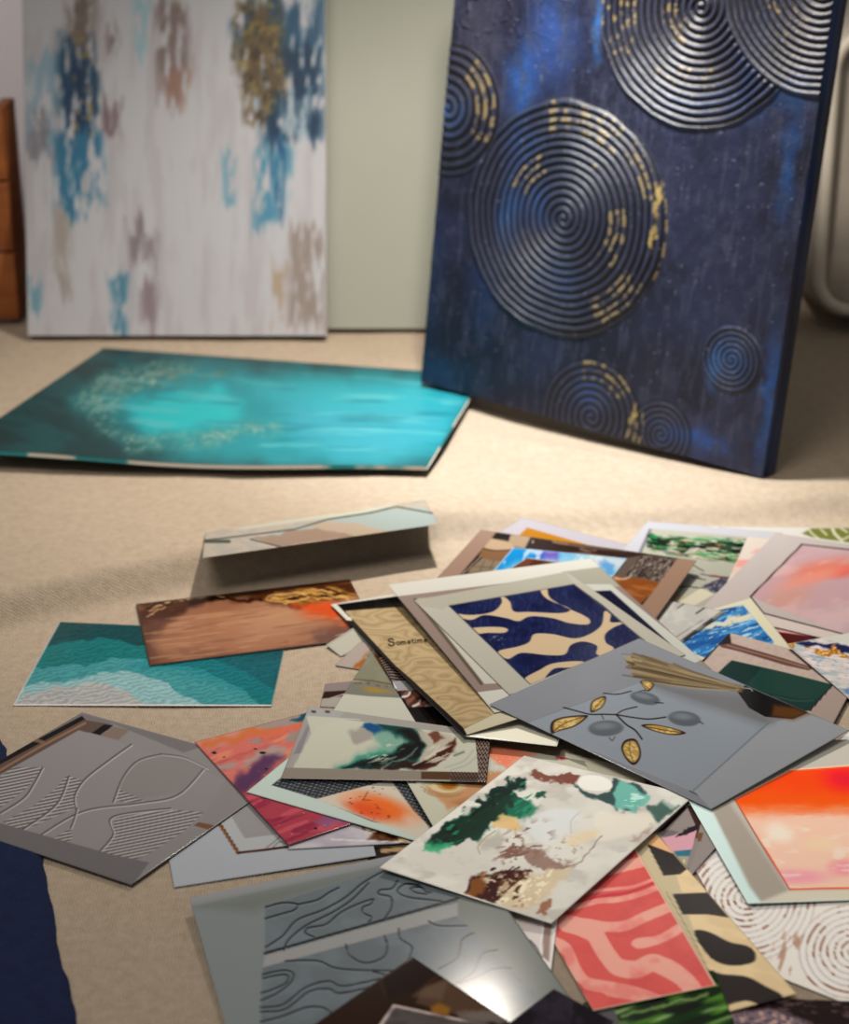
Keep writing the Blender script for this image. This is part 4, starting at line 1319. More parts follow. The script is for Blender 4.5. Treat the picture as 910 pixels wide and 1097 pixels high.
# ------------------------------------------------------------------ the linen cloth
crest_px = [(-200, 676), (0, 636), (100, 613), (217, 590), (300, 574), (400, 557), (470, 546), (560, 537), (700, 533), (910, 522), (1200, 503)]
crest = np.array([on_plane(a, b, .018)[:2] for a, b in crest_px])
NAVY = np.array([on_plane(a, b, 0)[:2] for a, b in [(-260, 740), (-60, 752), (2, 792), (22, 850), (46, 925), (58, 985), (74, 1060), (90, 1140), (100, 1190), (-400, 1190)]])


def cloth_z(x, y):
    cy = np.interp(x, crest[:, 0], crest[:, 1])
    d = y - cy
    A = .022 - .012 * sm(-.05, .12, x)
    wf = .030 - .004 * sm(-.05, .2, x)
    front = 1 - sm(0, 1, -d / wf)
    back = .42 + .58 * (1 - sm(0, 1, d / .17))
    z = A * np.where(d < 0, front, back)
    z = z + .0016 * (fbm(x * 11 + 40, y * 9 + 40, 2, 3) - .5) * (1 + 1.5 * (d > 0))
    # soft fold in front of the blue canvas
    fy = np.interp(x, fold[:, 0], fold[:, 1])
    z = z + .005 * np.exp(-((y - fy) / .02) ** 2) * sm(.02, .09, x)
    return z


fold = np.array([on_plane(a, b, .012)[:2] for a, b in [(480, 458), (560, 470), (640, 486), (700, 499), (780, 516), (850, 528), (930, 526), (1100, 505)]])


def navy_z(x, y):
    d = seg_dist(x, y, NAVY, True)
    return np.where(inside(x, y, NAVY), .0022 * sm(0, .006, d) + .0002, 0)


def ground_z(x, y):
    return cloth_z(x, y) + navy_z(x, y)


linen = weave_mat('linen', '#877966', '#aa9c8c', .0016, .9)
gx, gy = np.linspace(-.8, .8, 330), np.linspace(.42, 2.2, 360)
GX, GY = np.meshgrid(gx, gy, indexing='ij')
v = np.stack([GX, GY, cloth_z(GX, GY)], -1).reshape(-1, 3)
cl = mesh_np('linen_cloth', v, (grid_quads(330, 360), []), linen, smooth=True)
tag(cl, 'beige woven linen cloth with a soft fold spread under everything', 'cloth')

navy = weave_mat('navy_weave', '#10172e', '#1d2747', .0014, .5)
edge = NAVY[1:9][np.argsort(NAVY[1:9, 1])]
ny = np.linspace(NAVY[8, 1], NAVY[1, 1], 200)
ex = np.interp(ny, edge[:, 1], edge[:, 0])
ex = np.convolve(np.pad(ex, 9, 'edge'), np.ones(19) / 19, 'valid') + .004 * (fbm(ny * 60, ny * 0, 5, 3) - .5)
u = np.linspace(0, 1, 90) ** .6
NX = (-.42 + u[:, None] * (ex[None] + .42))
NY = np.tile(ny, (90, 1))
lift_ = .0022 * np.sqrt(np.clip((ex[None] - NX) / .006, 0, 1)) * sm(0, .006, NY[0, -1] - NY) + .0008
v = np.stack([NX, NY, cloth_z(NX, NY) + lift_], -1).reshape(-1, 3)
nv_ = mesh_np('navy_patch', v, (grid_quads(90, 200), []), navy, smooth=True)  # dark blue patch, a thin woven sheet laid on the linen
tag(nv_, 'dark navy blue patch at the lower left under the grey relief print', 'fabric')

# ------------------------------------------------------------------ lay the sheets down one after another
THICK, GAP = .00035, .0005


def rest_plane(pts, hs, c):
    """lowest rigid position over the obstacles (pts, hs): plane minimal at the point c"""
    pts, hs = np.asarray(pts), np.asarray(hs)
    L = pts - c
    A = np.c_[np.ones(len(pts)), L]
    import itertools
    act = list(dict.fromkeys([int(np.argmin(L @ np.array(d))) for d in ((1, 1), (1, -1), (-1, 1), (-1, -1), (1, 0), (-1, 0), (0, 1), (0, -1))]))
    best = None
    for it in range(60):
        best = None
        for tri in itertools.combinations(act, 3):
            M = A[list(tri)]
            if abs(np.linalg.det(M)) < 1e-9:
                continue
            s = np.linalg.solve(M, hs[list(tri)])
            if (A[act] @ s - hs[act] >= -1e-7).all():
                if best is None or s[0] < best[0]:
                    best = s
        if best is None:
            break
        viol = hs - A @ best
        k = int(np.argmax(viol))
        if viol[k] < 1e-6:
            break
        act.append(k)
        if len(act) > 9:            # keep the set small: drop the slackest
            sl = A[act] @ best - hs[act]
            act.pop(int(np.argmax(sl)))
    if best is None:
        return np.array([hs.max(), 0, 0])
    return np.array([best[0] - best[1] * c[0] - best[2] * c[1], best[1], best[2]])


laid = []


def lower_top(x, y):
    h = ground_z(x, y)
    for pl, poly, n in laid:
        ins = inside(x, y, poly)
        if ins.any():
            h = np.where(ins, np.maximum(h, pl[0] + pl[1] * x + pl[2] * y + THICK), h)
    return h


def homography(q):
    src = [(0, 0), (1, 0), (1, 1), (0, 1)]
    A, b = [], []
    for (u, v_), (x, y) in zip(src, q):
        A.append([u, v_, 1, 0, 0, 0, -u * x, -v_ * x]); b.append(x)
        A.append([0, 0, 0, u, v_, 1, -u * y, -v_ * y]); b.append(y)
    h = np.linalg.solve(np.array(A, float), np.array(b, float))
    return np.append(h, 1).reshape(3, 3)


def quad_map(q, U, V):
    h = homography(q)
    den = h[2, 0] * U + h[2, 1] * V + 1
    return (h[0, 0] * U + h[0, 1] * V + h[0, 2]) / den, (h[1, 0] * U + h[1, 1] * V + h[1, 2]) / den


# per-print tint; measured sheen and lamp light are taken out of the colours
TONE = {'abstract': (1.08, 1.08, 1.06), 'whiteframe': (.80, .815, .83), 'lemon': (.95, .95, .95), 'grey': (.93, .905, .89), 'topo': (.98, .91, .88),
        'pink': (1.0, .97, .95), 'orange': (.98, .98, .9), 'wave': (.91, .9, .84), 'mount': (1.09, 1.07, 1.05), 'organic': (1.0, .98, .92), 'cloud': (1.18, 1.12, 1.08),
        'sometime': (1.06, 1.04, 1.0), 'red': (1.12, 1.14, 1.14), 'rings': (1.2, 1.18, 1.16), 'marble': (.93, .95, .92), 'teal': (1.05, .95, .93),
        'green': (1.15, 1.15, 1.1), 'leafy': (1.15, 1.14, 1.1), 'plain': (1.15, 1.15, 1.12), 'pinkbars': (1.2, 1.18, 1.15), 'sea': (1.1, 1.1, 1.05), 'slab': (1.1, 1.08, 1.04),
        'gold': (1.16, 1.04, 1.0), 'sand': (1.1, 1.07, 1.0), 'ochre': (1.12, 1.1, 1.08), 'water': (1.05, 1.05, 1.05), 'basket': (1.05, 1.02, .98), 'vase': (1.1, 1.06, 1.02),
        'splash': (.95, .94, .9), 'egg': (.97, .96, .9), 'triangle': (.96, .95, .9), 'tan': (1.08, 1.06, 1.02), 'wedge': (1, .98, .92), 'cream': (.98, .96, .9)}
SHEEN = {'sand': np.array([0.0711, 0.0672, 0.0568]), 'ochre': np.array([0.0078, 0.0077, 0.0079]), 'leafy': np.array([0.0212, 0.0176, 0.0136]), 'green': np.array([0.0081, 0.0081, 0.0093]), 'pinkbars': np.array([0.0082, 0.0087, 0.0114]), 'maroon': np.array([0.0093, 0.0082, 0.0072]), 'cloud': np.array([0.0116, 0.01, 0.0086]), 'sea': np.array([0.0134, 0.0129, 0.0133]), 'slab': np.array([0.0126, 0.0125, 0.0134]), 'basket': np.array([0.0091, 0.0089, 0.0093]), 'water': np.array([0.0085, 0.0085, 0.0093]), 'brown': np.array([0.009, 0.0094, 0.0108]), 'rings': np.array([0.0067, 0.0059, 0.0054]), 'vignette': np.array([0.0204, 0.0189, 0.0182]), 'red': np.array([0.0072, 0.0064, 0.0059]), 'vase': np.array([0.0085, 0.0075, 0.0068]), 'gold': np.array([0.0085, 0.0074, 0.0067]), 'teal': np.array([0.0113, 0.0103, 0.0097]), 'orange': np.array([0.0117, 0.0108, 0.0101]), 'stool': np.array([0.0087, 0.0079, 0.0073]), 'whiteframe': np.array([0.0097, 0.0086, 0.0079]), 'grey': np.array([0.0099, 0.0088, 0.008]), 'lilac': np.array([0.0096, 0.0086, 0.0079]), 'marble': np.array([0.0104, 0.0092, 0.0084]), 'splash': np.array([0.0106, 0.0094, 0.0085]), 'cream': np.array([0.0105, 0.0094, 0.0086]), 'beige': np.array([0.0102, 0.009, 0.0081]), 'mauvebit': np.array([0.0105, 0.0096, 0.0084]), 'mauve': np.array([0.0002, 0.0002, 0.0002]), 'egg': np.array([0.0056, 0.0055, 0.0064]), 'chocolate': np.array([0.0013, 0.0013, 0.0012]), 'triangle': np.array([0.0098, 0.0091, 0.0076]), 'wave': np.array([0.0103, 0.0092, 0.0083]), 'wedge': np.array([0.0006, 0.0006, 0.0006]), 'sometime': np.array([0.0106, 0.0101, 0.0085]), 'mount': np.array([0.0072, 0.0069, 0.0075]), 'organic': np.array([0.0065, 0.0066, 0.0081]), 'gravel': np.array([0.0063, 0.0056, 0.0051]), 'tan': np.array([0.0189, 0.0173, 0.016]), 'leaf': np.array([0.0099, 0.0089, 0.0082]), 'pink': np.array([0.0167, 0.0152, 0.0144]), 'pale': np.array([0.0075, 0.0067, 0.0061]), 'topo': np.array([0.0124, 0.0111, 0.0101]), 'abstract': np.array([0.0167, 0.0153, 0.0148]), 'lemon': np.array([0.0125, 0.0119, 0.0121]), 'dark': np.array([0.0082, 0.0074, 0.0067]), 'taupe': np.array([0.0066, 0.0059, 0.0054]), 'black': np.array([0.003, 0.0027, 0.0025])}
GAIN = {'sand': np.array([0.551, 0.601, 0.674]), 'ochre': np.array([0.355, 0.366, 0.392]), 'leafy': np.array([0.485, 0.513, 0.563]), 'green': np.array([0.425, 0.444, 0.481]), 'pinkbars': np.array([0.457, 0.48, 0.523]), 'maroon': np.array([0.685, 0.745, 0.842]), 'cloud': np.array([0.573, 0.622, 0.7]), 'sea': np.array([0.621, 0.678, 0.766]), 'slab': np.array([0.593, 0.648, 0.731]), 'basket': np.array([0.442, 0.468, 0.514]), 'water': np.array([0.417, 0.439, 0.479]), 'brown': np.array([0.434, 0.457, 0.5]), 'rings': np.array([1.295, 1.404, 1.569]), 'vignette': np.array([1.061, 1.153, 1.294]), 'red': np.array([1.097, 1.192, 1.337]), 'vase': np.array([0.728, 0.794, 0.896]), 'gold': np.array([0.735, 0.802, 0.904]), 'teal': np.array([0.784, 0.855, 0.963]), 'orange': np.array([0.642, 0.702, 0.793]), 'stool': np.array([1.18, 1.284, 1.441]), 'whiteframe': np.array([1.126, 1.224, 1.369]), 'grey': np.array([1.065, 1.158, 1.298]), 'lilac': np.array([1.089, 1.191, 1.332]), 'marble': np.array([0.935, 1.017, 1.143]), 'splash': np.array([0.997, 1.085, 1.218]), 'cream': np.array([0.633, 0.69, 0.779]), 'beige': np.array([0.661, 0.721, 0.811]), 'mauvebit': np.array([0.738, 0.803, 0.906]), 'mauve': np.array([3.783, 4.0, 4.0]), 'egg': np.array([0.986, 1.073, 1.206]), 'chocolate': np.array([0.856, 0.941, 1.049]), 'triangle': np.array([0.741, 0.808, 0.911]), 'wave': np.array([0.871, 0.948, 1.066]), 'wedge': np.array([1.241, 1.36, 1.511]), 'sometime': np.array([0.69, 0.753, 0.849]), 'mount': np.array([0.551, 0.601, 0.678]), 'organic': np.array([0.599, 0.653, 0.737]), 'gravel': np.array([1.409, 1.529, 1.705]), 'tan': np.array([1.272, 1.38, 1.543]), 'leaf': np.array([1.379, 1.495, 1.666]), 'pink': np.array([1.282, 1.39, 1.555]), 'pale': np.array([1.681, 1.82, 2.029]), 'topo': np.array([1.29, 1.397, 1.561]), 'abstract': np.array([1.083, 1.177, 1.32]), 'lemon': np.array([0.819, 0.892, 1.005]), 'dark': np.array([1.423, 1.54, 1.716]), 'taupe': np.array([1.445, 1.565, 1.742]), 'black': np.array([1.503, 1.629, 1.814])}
#GAINS#
PLANES = {}
for S in SH:
    q = S['q']
    if S['zs']:
        W = np.array([on_plane(a, b, z) for (a, b), z in zip(q, S['zs'])])
    else:
        pl = np.array([.004, 0, 0])
        for it in range(3):
            W = np.array([on_plane(a, b, *pl) for a, b in q])
            poly = W[:, :2]
            u, v_ = np.meshgrid(np.linspace(0, 1, 22), np.linspace(0, 1, 22), indexing='ij')
            w4 = [(1 - u) * (1 - v_), u * (1 - v_), u * v_, (1 - u) * v_]
            sx = sum(w * p_[0] for w, p_ in zip(w4, poly)).ravel()
            sy = sum(w * p_[1] for w, p_ in zip(w4, poly)).ravel()
            hs = lower_top(sx, sy)
            ex, ey, eh = [], [], []
            for l_pl, l_poly, n in laid:      # exact corners and edges of lower sheets
                e = np.concatenate([l_poly[k] + (l_poly[(k + 1) % 4] - l_poly[k]) * np.linspace(0, 1, 24)[:, None] for k in range(4)])
                e = e[inside(e[:, 0], e[:, 1], poly)]
                if len(e):
                    ex.append(e[:, 0]); ey.append(e[:, 1])
                    eh.append(l_pl[0] + l_pl[1] * e[:, 0] + l_pl[2] * e[:, 1] + THICK)
            px_ = np.concatenate([sx] + ex); py_ = np.concatenate([sy] + ey); ph = np.concatenate([hs] + eh)
            own = np.concatenate([poly[k] + (poly[(k + 1) % 4] - poly[k]) * np.linspace(0, 1, 24)[:, None] for k in range(4)])
            px_ = np.concatenate([px_, own[:, 0]]); py_ = np.concatenate([py_, own[:, 1]])
            ph = np.concatenate([ph, lower_top(own[:, 0], own[:, 1])])
            pl = rest_plane(np.c_[px_, py_], ph + GAP, poly.mean(0))
            if S['lift']:      # sheet tilted so that the lamp's glint misses it
                lx_, ly_ = S['lift']
                pl = pl + np.array([lx_ * poly[:, 0].max() - ly_ * poly[:, 1].min(), -lx_, ly_])
        W = np.array([on_plane(a, b, *pl) for a, b in q])
        laid.append((pl, W[:, :2].copy(), S['key']))
    PLANES[S['key']] = W
    L1, L2 = np.linalg.norm(W[1] - W[0]), np.linalg.norm(W[3] - W[0])
    nu, nv2 = max(8, int(L1 * 1000 / S['step'])), max(8, int(L2 * 1000 / S['step']))
    U, V = np.meshgrid(np.linspace(0, 1, nu), np.linspace(0, 1, nv2), indexing='ij')
    X, Y = quad_map(q, U, V)      # image pixel positions, mapped from the sheet's four corner pixels; paint uses them
    ax = (W[1] - W[0]) / L1
    az = np.cross(ax, W[3] - W[0])
    az /= np.linalg.norm(az)
    ay = np.cross(az, ax)
    loc = [((w - W[0]) @ ax, (w - W[0]) @ ay) for w in W]      # the sheet in its own plane
    A_, B_ = quad_map(loc, U, V)
    P = W[0] + A_[..., None] * ax + B_[..., None] * ay + (U * V * ((W[2] - W[0]) @ az))[..., None] * az
    pt = Paint(X, Y, U, V)
    S['paint'](pt)
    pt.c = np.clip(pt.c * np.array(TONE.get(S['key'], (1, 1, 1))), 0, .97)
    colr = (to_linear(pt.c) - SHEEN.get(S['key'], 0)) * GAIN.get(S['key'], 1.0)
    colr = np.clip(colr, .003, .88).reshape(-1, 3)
    P = P.reshape(-1, 3)
    rim = rim_loop(nu, nv2)
    top = P + np.array([0, 0, THICK])
    low = P[rim]
    n0 = len(top)
    m = len(rim)
    k = np.arange(m)
    side = np.stack([rim[k], rim[(k + 1) % m], n0 + (k + 1) % m, n0 + k], -1)[:, ::-1]
    quads = np.concatenate([grid_quads(nu, nv2), side])
    org = W.mean(0)
    pig = np.concatenate([colr, np.tile(np.clip(colr[rim] * .6 + .1, 0, .8), (1, 1))])
    o = mesh_np('art_print', np.concatenate([top, low]) - org, (quads, [tuple((n0 + k)[::-1])] if False else [tuple(n0 + k)]), M_PRINT, pigment=pig)
    o.location = org
    tag(o, S['label'], 'print', 'art prints scattered on the linen cloth')
    S['obj'] = o

# ------------------------------------------------------------------ the blue relief canvas
GBLUE = .62
ZL, ZR = .0285, .0185


def frame_axes():
    global BL, BR, es, CW, nh, up0
    BL, BR = on_plane(451, 409, ZL), on_plane(817, 512, ZR)
    es = BR - BL
    CW = np.linalg.norm(es)
    es = es / CW
    nh = np.array([es[1], -es[0], 0.0])
    nh /= np.linalg.norm(nh)
    if nh[1] > 0:
        nh = -nh
    up0 = np.cross(es, nh)
    up0 = up0 if up0[2] > 0 else -up0


def canvas_up(th):
    u = math.cos(th) * up0 - math.sin(th) * nh
    return u / np.linalg.norm(u)


def proj(P):
    cz = P[..., 1] * cp - (P[..., 2] - CAM_H) * sp
    return 455 + FPX * P[..., 0] / cz, 548.5 - FPX * (P[..., 1] * sp + (P[..., 2] - CAM_H) * cp) / cz


CH = .50
for seat in range(6):
    frame_axes()
    best = None
    for th in np.radians(np.arange(0, 40, .25)):
        u = canvas_up(th)
        tt = np.linspace(.1, .6, 400)
        lx, ly = proj(BL + tt[:, None] * u)
        k = int(np.argmin(abs(ly)))
        e = abs(lx[k] - 487)
        if best is None or e < best[0]:
            best = (e, th)
    TH = best[1]
    et = canvas_up(TH)
    en = np.cross(es, et)
    en = en if en[1] < 0 else -en
    # how far the lower edges stand above the cloth, left and right
    f_ = np.linspace(0, 1, 80)[:, None]
    low = np.concatenate([BL + f_ * CW * es - en * d for d in np.linspace(.0, .023, 8)])
    fr = np.tile(f_[:, 0], 8)
    under = cloth_z(low[:, 0], low[:, 1])
    under = np.where((low[:, 0] < .035) & (low[:, 1] > 1.5), np.maximum(under, .0188), under)
    clear = low[:, 2] - under
    ZL -= clear[fr < .5].min() - .0008
    ZR -= clear[fr >= .5].min() - .0008
frame_axes()
et = canvas_up(TH)
en = np.cross(es, et)
en = en if en[1] < 0 else -en
print('relief canvas', ZL, ZR, math.degrees(TH), 'right edge', [tuple(np.round(proj(BR + t * et), 0)) for t in (.35, .4)])


def st(px, py):
    P = on_wall(px, py, BL, en) - BL
    return P @ es, P @ et


nu, nv2 = 400, 540
U, V = np.meshgrid(np.linspace(0, 1, nu), np.linspace(0, 1, nv2), indexing='ij')
Sx, Tx = U * CW, V * CH
P0 = BL + Sx[..., None] * es + Tx[..., None] * et
pt = Paint(Sx * 1000, Tx * 1000, U, V)      # millimetres on the canvas
pt.fill('#191c31')
pt.mott('#252b4a', 60, 70, 3, .4, .7, .8)
pt.mott('#0f1326', 40, 50, 8, .5, .7, .7)


def patch(px, py, rx, ry, col, al=.9, soft=.9, warp=(9, 18, 3), rot=0):
    s_, t_ = st(px, py)
    pt.blob(s_ * 1000, t_ * 1000, rx, ry, col, rot, soft, al, warp)


for a in ((590, 40, 34, 60, '#2b4a8e'), (560, 90, 22, 40, '#2a5aa6'), (640, 20, 8, 40, '#2b72c4'), (548, 225, 16, 40, '#2a66b4'), (575, 215, 20, 26, '#2b5fae'),
          (482, 118, 22, 26, '#3a7ccf'), (600, 300, 30, 26, '#25406f'), (785, 390, 24, 26, '#2d62ad'), (766, 392, 8, 22, '#3f86d6'), (632, 420, 26, 22, '#23529c'),
          (745, 470, 40, 14, '#2552a0'), (712, 462, 20, 16, '#244c92'), (846, 180, 12, 50, '#1b4a8a'), (826, 430, 9, 70, '#1f4f93'), (470, 400, 40, 22, '#16365c'),
          (460, 300, 14, 80, '#132a4a'), (560, 160, 24, 26, '#24498c'), (760, 110, 60, 14, '#1d3f78'), (850, 95, 30, 16, '#1d4a86'), (810, 60, 20, 60, '#1b3f7a'), (520, 320, 26, 50, '#1a2c55')):
    patch(*a, al=.8)
for a in ((510, 50, 36, 70, '#4a4a5c'), (700, 180, 30, 40, '#2a2c40'), (760, 260, 70, 60, '#23253c')):
    patch(*a, al=.6)
ht = np.zeros(U.shape)
ht += .0012 * (fbm(Sx * 110, Tx * 80, 5, 5) - .5)
pt.mott('#343850', 9, 14, 41, .56, .66, .45)
pt.mott('#4a4e62', 3, 30, 44, .64, .7, .35)
rid = np.abs(fbm(Sx * 60, Tx * 45, 9, 4) - .5)
ht += .0018 * (1 - sm(0, .03, rid)) * sm(.1, .0, np.hypot(Sx - .03, Tx - .42) - .05)
rings = [(604, 235, 113, 15, 0.0024, 1), (752, 8, 119, 15, .0030, 1), (884, -20, 119, 15, .0027, -1), (480, 117, 58, 7, .0014, 1),
         (634, 447, 57, 8, .0014, 1), (784, 386, 34, 6, .0012, -1), (709, 466, 35, 6, .0012, 1)]
gold = []
for cx, cy, rx, n, amp, sgn in rings:
    s0, t0 = st(cx, cy)
    s1, t1 = st(cx + rx, cy)
    rr = abs(s1 - s0)
    dx, dy = Sx - s0, Tx - t0
    r = np.hypot(dx, dy) * (1 + .035 * (fbm(Sx * 40, Tx * 40, 4, 2) - .5))
    ang = np.arctan2(dy, dx)
    ph = r / rr * n - sgn * ang / (2 * math.pi)
    m = 1 - sm(rr * .97, rr, r)
    other = np.zeros(U.shape)
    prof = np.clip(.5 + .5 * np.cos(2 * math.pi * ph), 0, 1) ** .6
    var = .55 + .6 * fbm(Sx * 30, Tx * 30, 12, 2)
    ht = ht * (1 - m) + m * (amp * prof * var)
    pt.mix(m * (1 - prof) * .9, '#040509')  # grooves blackened by ridge profile, shade put into the paint
    pt.mix(m * sm(.75, 1, prof) * .3, '#4a4f66')  # crests lightened, ridge highlights put into the paint
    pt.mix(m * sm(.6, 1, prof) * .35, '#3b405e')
    gold.append((s0, t0, rr, ang, r, prof, m))


def gild(k, a0, a1, r0, r1, seed, lo=.5):
    s0, t0, rr, ang, r, prof, m = gold[k]
    dm = np.abs((ang - R((a0 + a1) / 2) + math.pi) % (2 * math.pi) - math.pi)
    g = (dm < R(abs(a1 - a0) / 2)) & (r > r0 * rr) & (r < r1 * rr)
    nz = fbm(Sx * 230, Tx * 230, seed, 3)
    w = g * sm(.5, .75, prof) * sm(lo + .05, lo + .11, nz)
    pt.mix(w * .85, '#96835a')


gild(0, 55, 110, .72, .99, 3, .48); gild(0, 20, 50, .8, .95, 5, .46); gild(0, -30, 18, .45, .62, 6, .4); gild(0, -20, 22, .96, 1.0, 8, .4)
gild(0, -60, -25, .72, .95, 9, .44); gild(0, 120, 160, .4, .6, 4, .46); gild(0, 60, 100, .5, .6, 7, .5)
gild(1, 180, 250, .15, .36, 3, .46); gild(1, 150, 215, .6, .98, 5, .52); gild(1, 230, 300, .5, .72, 7, .6)
gild(2, 190, 260, .2, .6, 3, .57); gild(3, -30, 60, .55, .95, 4, .44); gild(4, 40, 110, .6, .99, 5, .47); gild(4, -30, 20, .7, 1.0, 8, .42)
for (px, py, a, b) in ((706, 215, 3, 20), (700, 255, 3, 14), (680, 445, 4, 12)):
    patch(px, py, a, b, '#b39a5c', .9, .5, (5, 6, 4))
spk = fbm(Sx * 420, Tx * 420, 17, 2)
pt.mix(sm(.85, .88, spk) * .6, '#8a90a8')
nrm = P0 + ht[..., None] * en
CB = empty('relief_canvas', tuple(BL))
tag(CB, 'dark navy canvas with raised gold-flecked concentric rings, leaning at the right', 'painting')
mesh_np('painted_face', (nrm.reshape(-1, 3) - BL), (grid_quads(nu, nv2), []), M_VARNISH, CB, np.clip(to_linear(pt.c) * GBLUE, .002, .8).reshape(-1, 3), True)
TK = .021
c4 = [np.zeros(3), es * CW, es * CW + et * CH, et * CH]
m_edge = noise_mat('navy_edge_paint', '#0a1022', '#152e5a', 40, .4, .3, (1, 1, .3))
c4 = [c - en * .0012 for c in c4]
slab('wrapped_edge', c4, -en * TK, m_edge, CB)

# ------------------------------------------------------------------ the turquoise board lying flat
tq = [(-50, 481), (111, 373), (518, 402), (457.5, 500.5)]
tz = [.0275, .0165, .0160, .0240]
TW = np.array([on_plane(a, b, z) for (a, b), z in zip(tq, tz)])
nu, nv2 = 340, 200
U, V = np.meshgrid(np.linspace(0, 1, nu), np.linspace(0, 1, nv2), indexing='ij')
# u along the long side (left to right), v from the far side to the near side
P = ((1 - U) * (1 - V))[..., None] * TW[1] + (U * (1 - V))[..., None] * TW[2] + (U * V)[..., None] * TW[3] + ((1 - U) * V)[..., None] * TW[0]
P[..., 2] += -.004 * np.sin(math.pi * U) * V + .0012 * np.sin(U * 9) * V
X, Y = quad_map([tq[1], tq[2], tq[3], tq[0]], U, V)
pt = Paint(X, Y, U, V)
z4 = lambda *q: Z(0, 340, 1.75, *q)
pt.fill('#0a4245')
pt.mott('#0c5b60', 60, 14, 3, .4, .7, .8, 8)
pt.poly(z4((150, 160), (250, 95), (360, 84), (520, 95), (800, 102), (910, 150), (800, 290), (560, 280), (420, 275), (300, 240), (210, 205)), '#0f7f8a', 22, .95, (14, 30, 5))
pt.poly(z4((240, 150), (380, 105), (640, 108), (880, 130), (830, 250), (700, 278), (520, 265), (380, 245), (270, 205)), '#14a3b0', 16, .95, (12, 26, 6))
pt.poly(z4((540, 150), (880, 140), (840, 235), (720, 275), (600, 240)), '#38b2c6', 18, .9, (8, 18, 2))
pt.poly(z4((270, 165), (340, 138), (440, 132), (490, 160), (470, 195), (380, 212), (300, 205)), '#08cfd8', 12, 1, (8, 18, 7))
pt.poly(z4((480, 120), (640, 118), (800, 130), (840, 160), (640, 175), (520, 150)), '#2cbccb', 12, .8, (8, 18, 9))
m = pt.mask(z4((190, 110), (320, 95), (880, 120), (830, 260), (480, 250), (240, 215), (190, 165)), 14)
pt.mott('#6fd0d8', 70, 5, 9, .55, .75, .6, 4, m)
pt.mott('#0d7f8d', 70, 5, 14, .58, .75, .5, 2, m)
foam = pt.mask(z4((150, 150), (200, 112), (300, 90), (400, 90), (340, 128), (260, 155), (225, 190), (270, 218), (420, 212), (520, 188), (560, 200), (430, 238), (280, 240), (190, 195)), 8, (8, 14, 3))
pt.mix(foam * .35, '#5f9f98')
pt.mott('#8fb9ac', 7, 3, 21, .45, .7, .6, -10, foam)
pt.mott('#c2d6c8', 4, 2, 25, .55, .75, .6, -10, foam)
foam2 = pt.mask(z4((180, 120), (260, 96), (400, 88), (480, 98), (420, 118), (300, 135), (210, 150)), 8, (8, 14, 5))
pt.mott('#6f8f86', 8, 3, 33, .45, .7, .7, -10, foam2)
TB = empty('painted_board', tuple(TW.mean(0)))
org = TW.mean(0)
GT = .43
mesh_np('painted_face', P.reshape(-1, 3) + np.array([0, 0, .0002]) - org, (grid_quads(nu, nv2), []), M_GLOSS, TB, np.clip(to_linear(pt.c) * GT, .003, .85).reshape(-1, 3), True)
rim = rim_loop(nu, nv2)
Pr = P.reshape(-1, 3)[rim]
k = np.arange(len(rim))
m_ = len(rim)
vv = np.concatenate([Pr, Pr - np.array([0, 0, .0032])]) - org
col_e = np.tile(np.array([[.72, .70, .66]]), (m_, 1))
pe = Paint(Pr[:, 0] * 1000, Pr[:, 1] * 1000, k / m_, k * 0.)
pe.fill('#cfc9bd')
pe.mott('#1d7f88', 60, 60, 4, .5, .56, .95)
ce = to_linear(pe.c)
mesh_np('board_edge', vv, (np.stack([k, (k + 1) % m_, m_ + (k + 1) % m_, m_ + k], -1)[:, ::-1], [tuple(m_ + k)]), M_CANVAS, TB, np.concatenate([ce, ce]))
tag(TB, 'turquoise ocean wave painting on thin board lying flat behind the fold', 'painting')

# ------------------------------------------------------------------ white abstract canvas and blank board leaning at the back
LEAN = R(17)


def leaning(name, pxl, pxr, py, h, paint, thick, label, cat, material, edge_mat, gain=1.0, res=(170, 220), face='painted_face'):
    zb = .019
    for _ in range(3):
        a, b = on_plane(pxl, py, zb), on_plane(pxr, py, zb)
        xs = np.linspace(a[0], b[0], 60)
        zb = max(cloth_z(xs, np.full(60, a[1] + k * .002)).max() for k in range(12)) + thick * math.sin(LEAN) + .0006
    a, b = on_plane(pxl, py, zb), on_plane(pxr, py, zb)
    b[1] = a[1]
    ex = np.array([1.0, 0, 0])
    eu = np.array([0, math.sin(LEAN), math.cos(LEAN)])
    w = b[0] - a[0]
    n = np.array([0, -math.cos(LEAN), math.sin(LEAN)])
    U, V = np.meshgrid(np.linspace(0, 1, res[0]), np.linspace(0, 1, res[1]), indexing='ij')
    P = a + (U * w)[..., None] * ex + (V * h)[..., None] * eu
    q4 = [tuple(np.array(proj(a + u_ * w * ex + v_ * h * eu))) for u_, v_ in ((0, 0), (1, 0), (1, 1), (0, 1))]  # corners projected through the camera to image pixels, which place the paint
    X, Y = quad_map(q4, U, V)
    p = Paint(X, Y, U, V)
    paint(p)
    root = empty(name, tuple(a))
    tag(root, label, cat)
    mesh_np(face, P.reshape(-1, 3) - a, (grid_quads(*res), []), material, root, np.clip(to_linear(p.c) * gain, .003, .85).reshape(-1, 3), True)
    c = [np.zeros(3), ex * w, ex * w + eu * h, eu * h]
    slab('wrapped_edge', [q - n * .0004 for q in c], -n * thick, edge_mat, root)
    return root


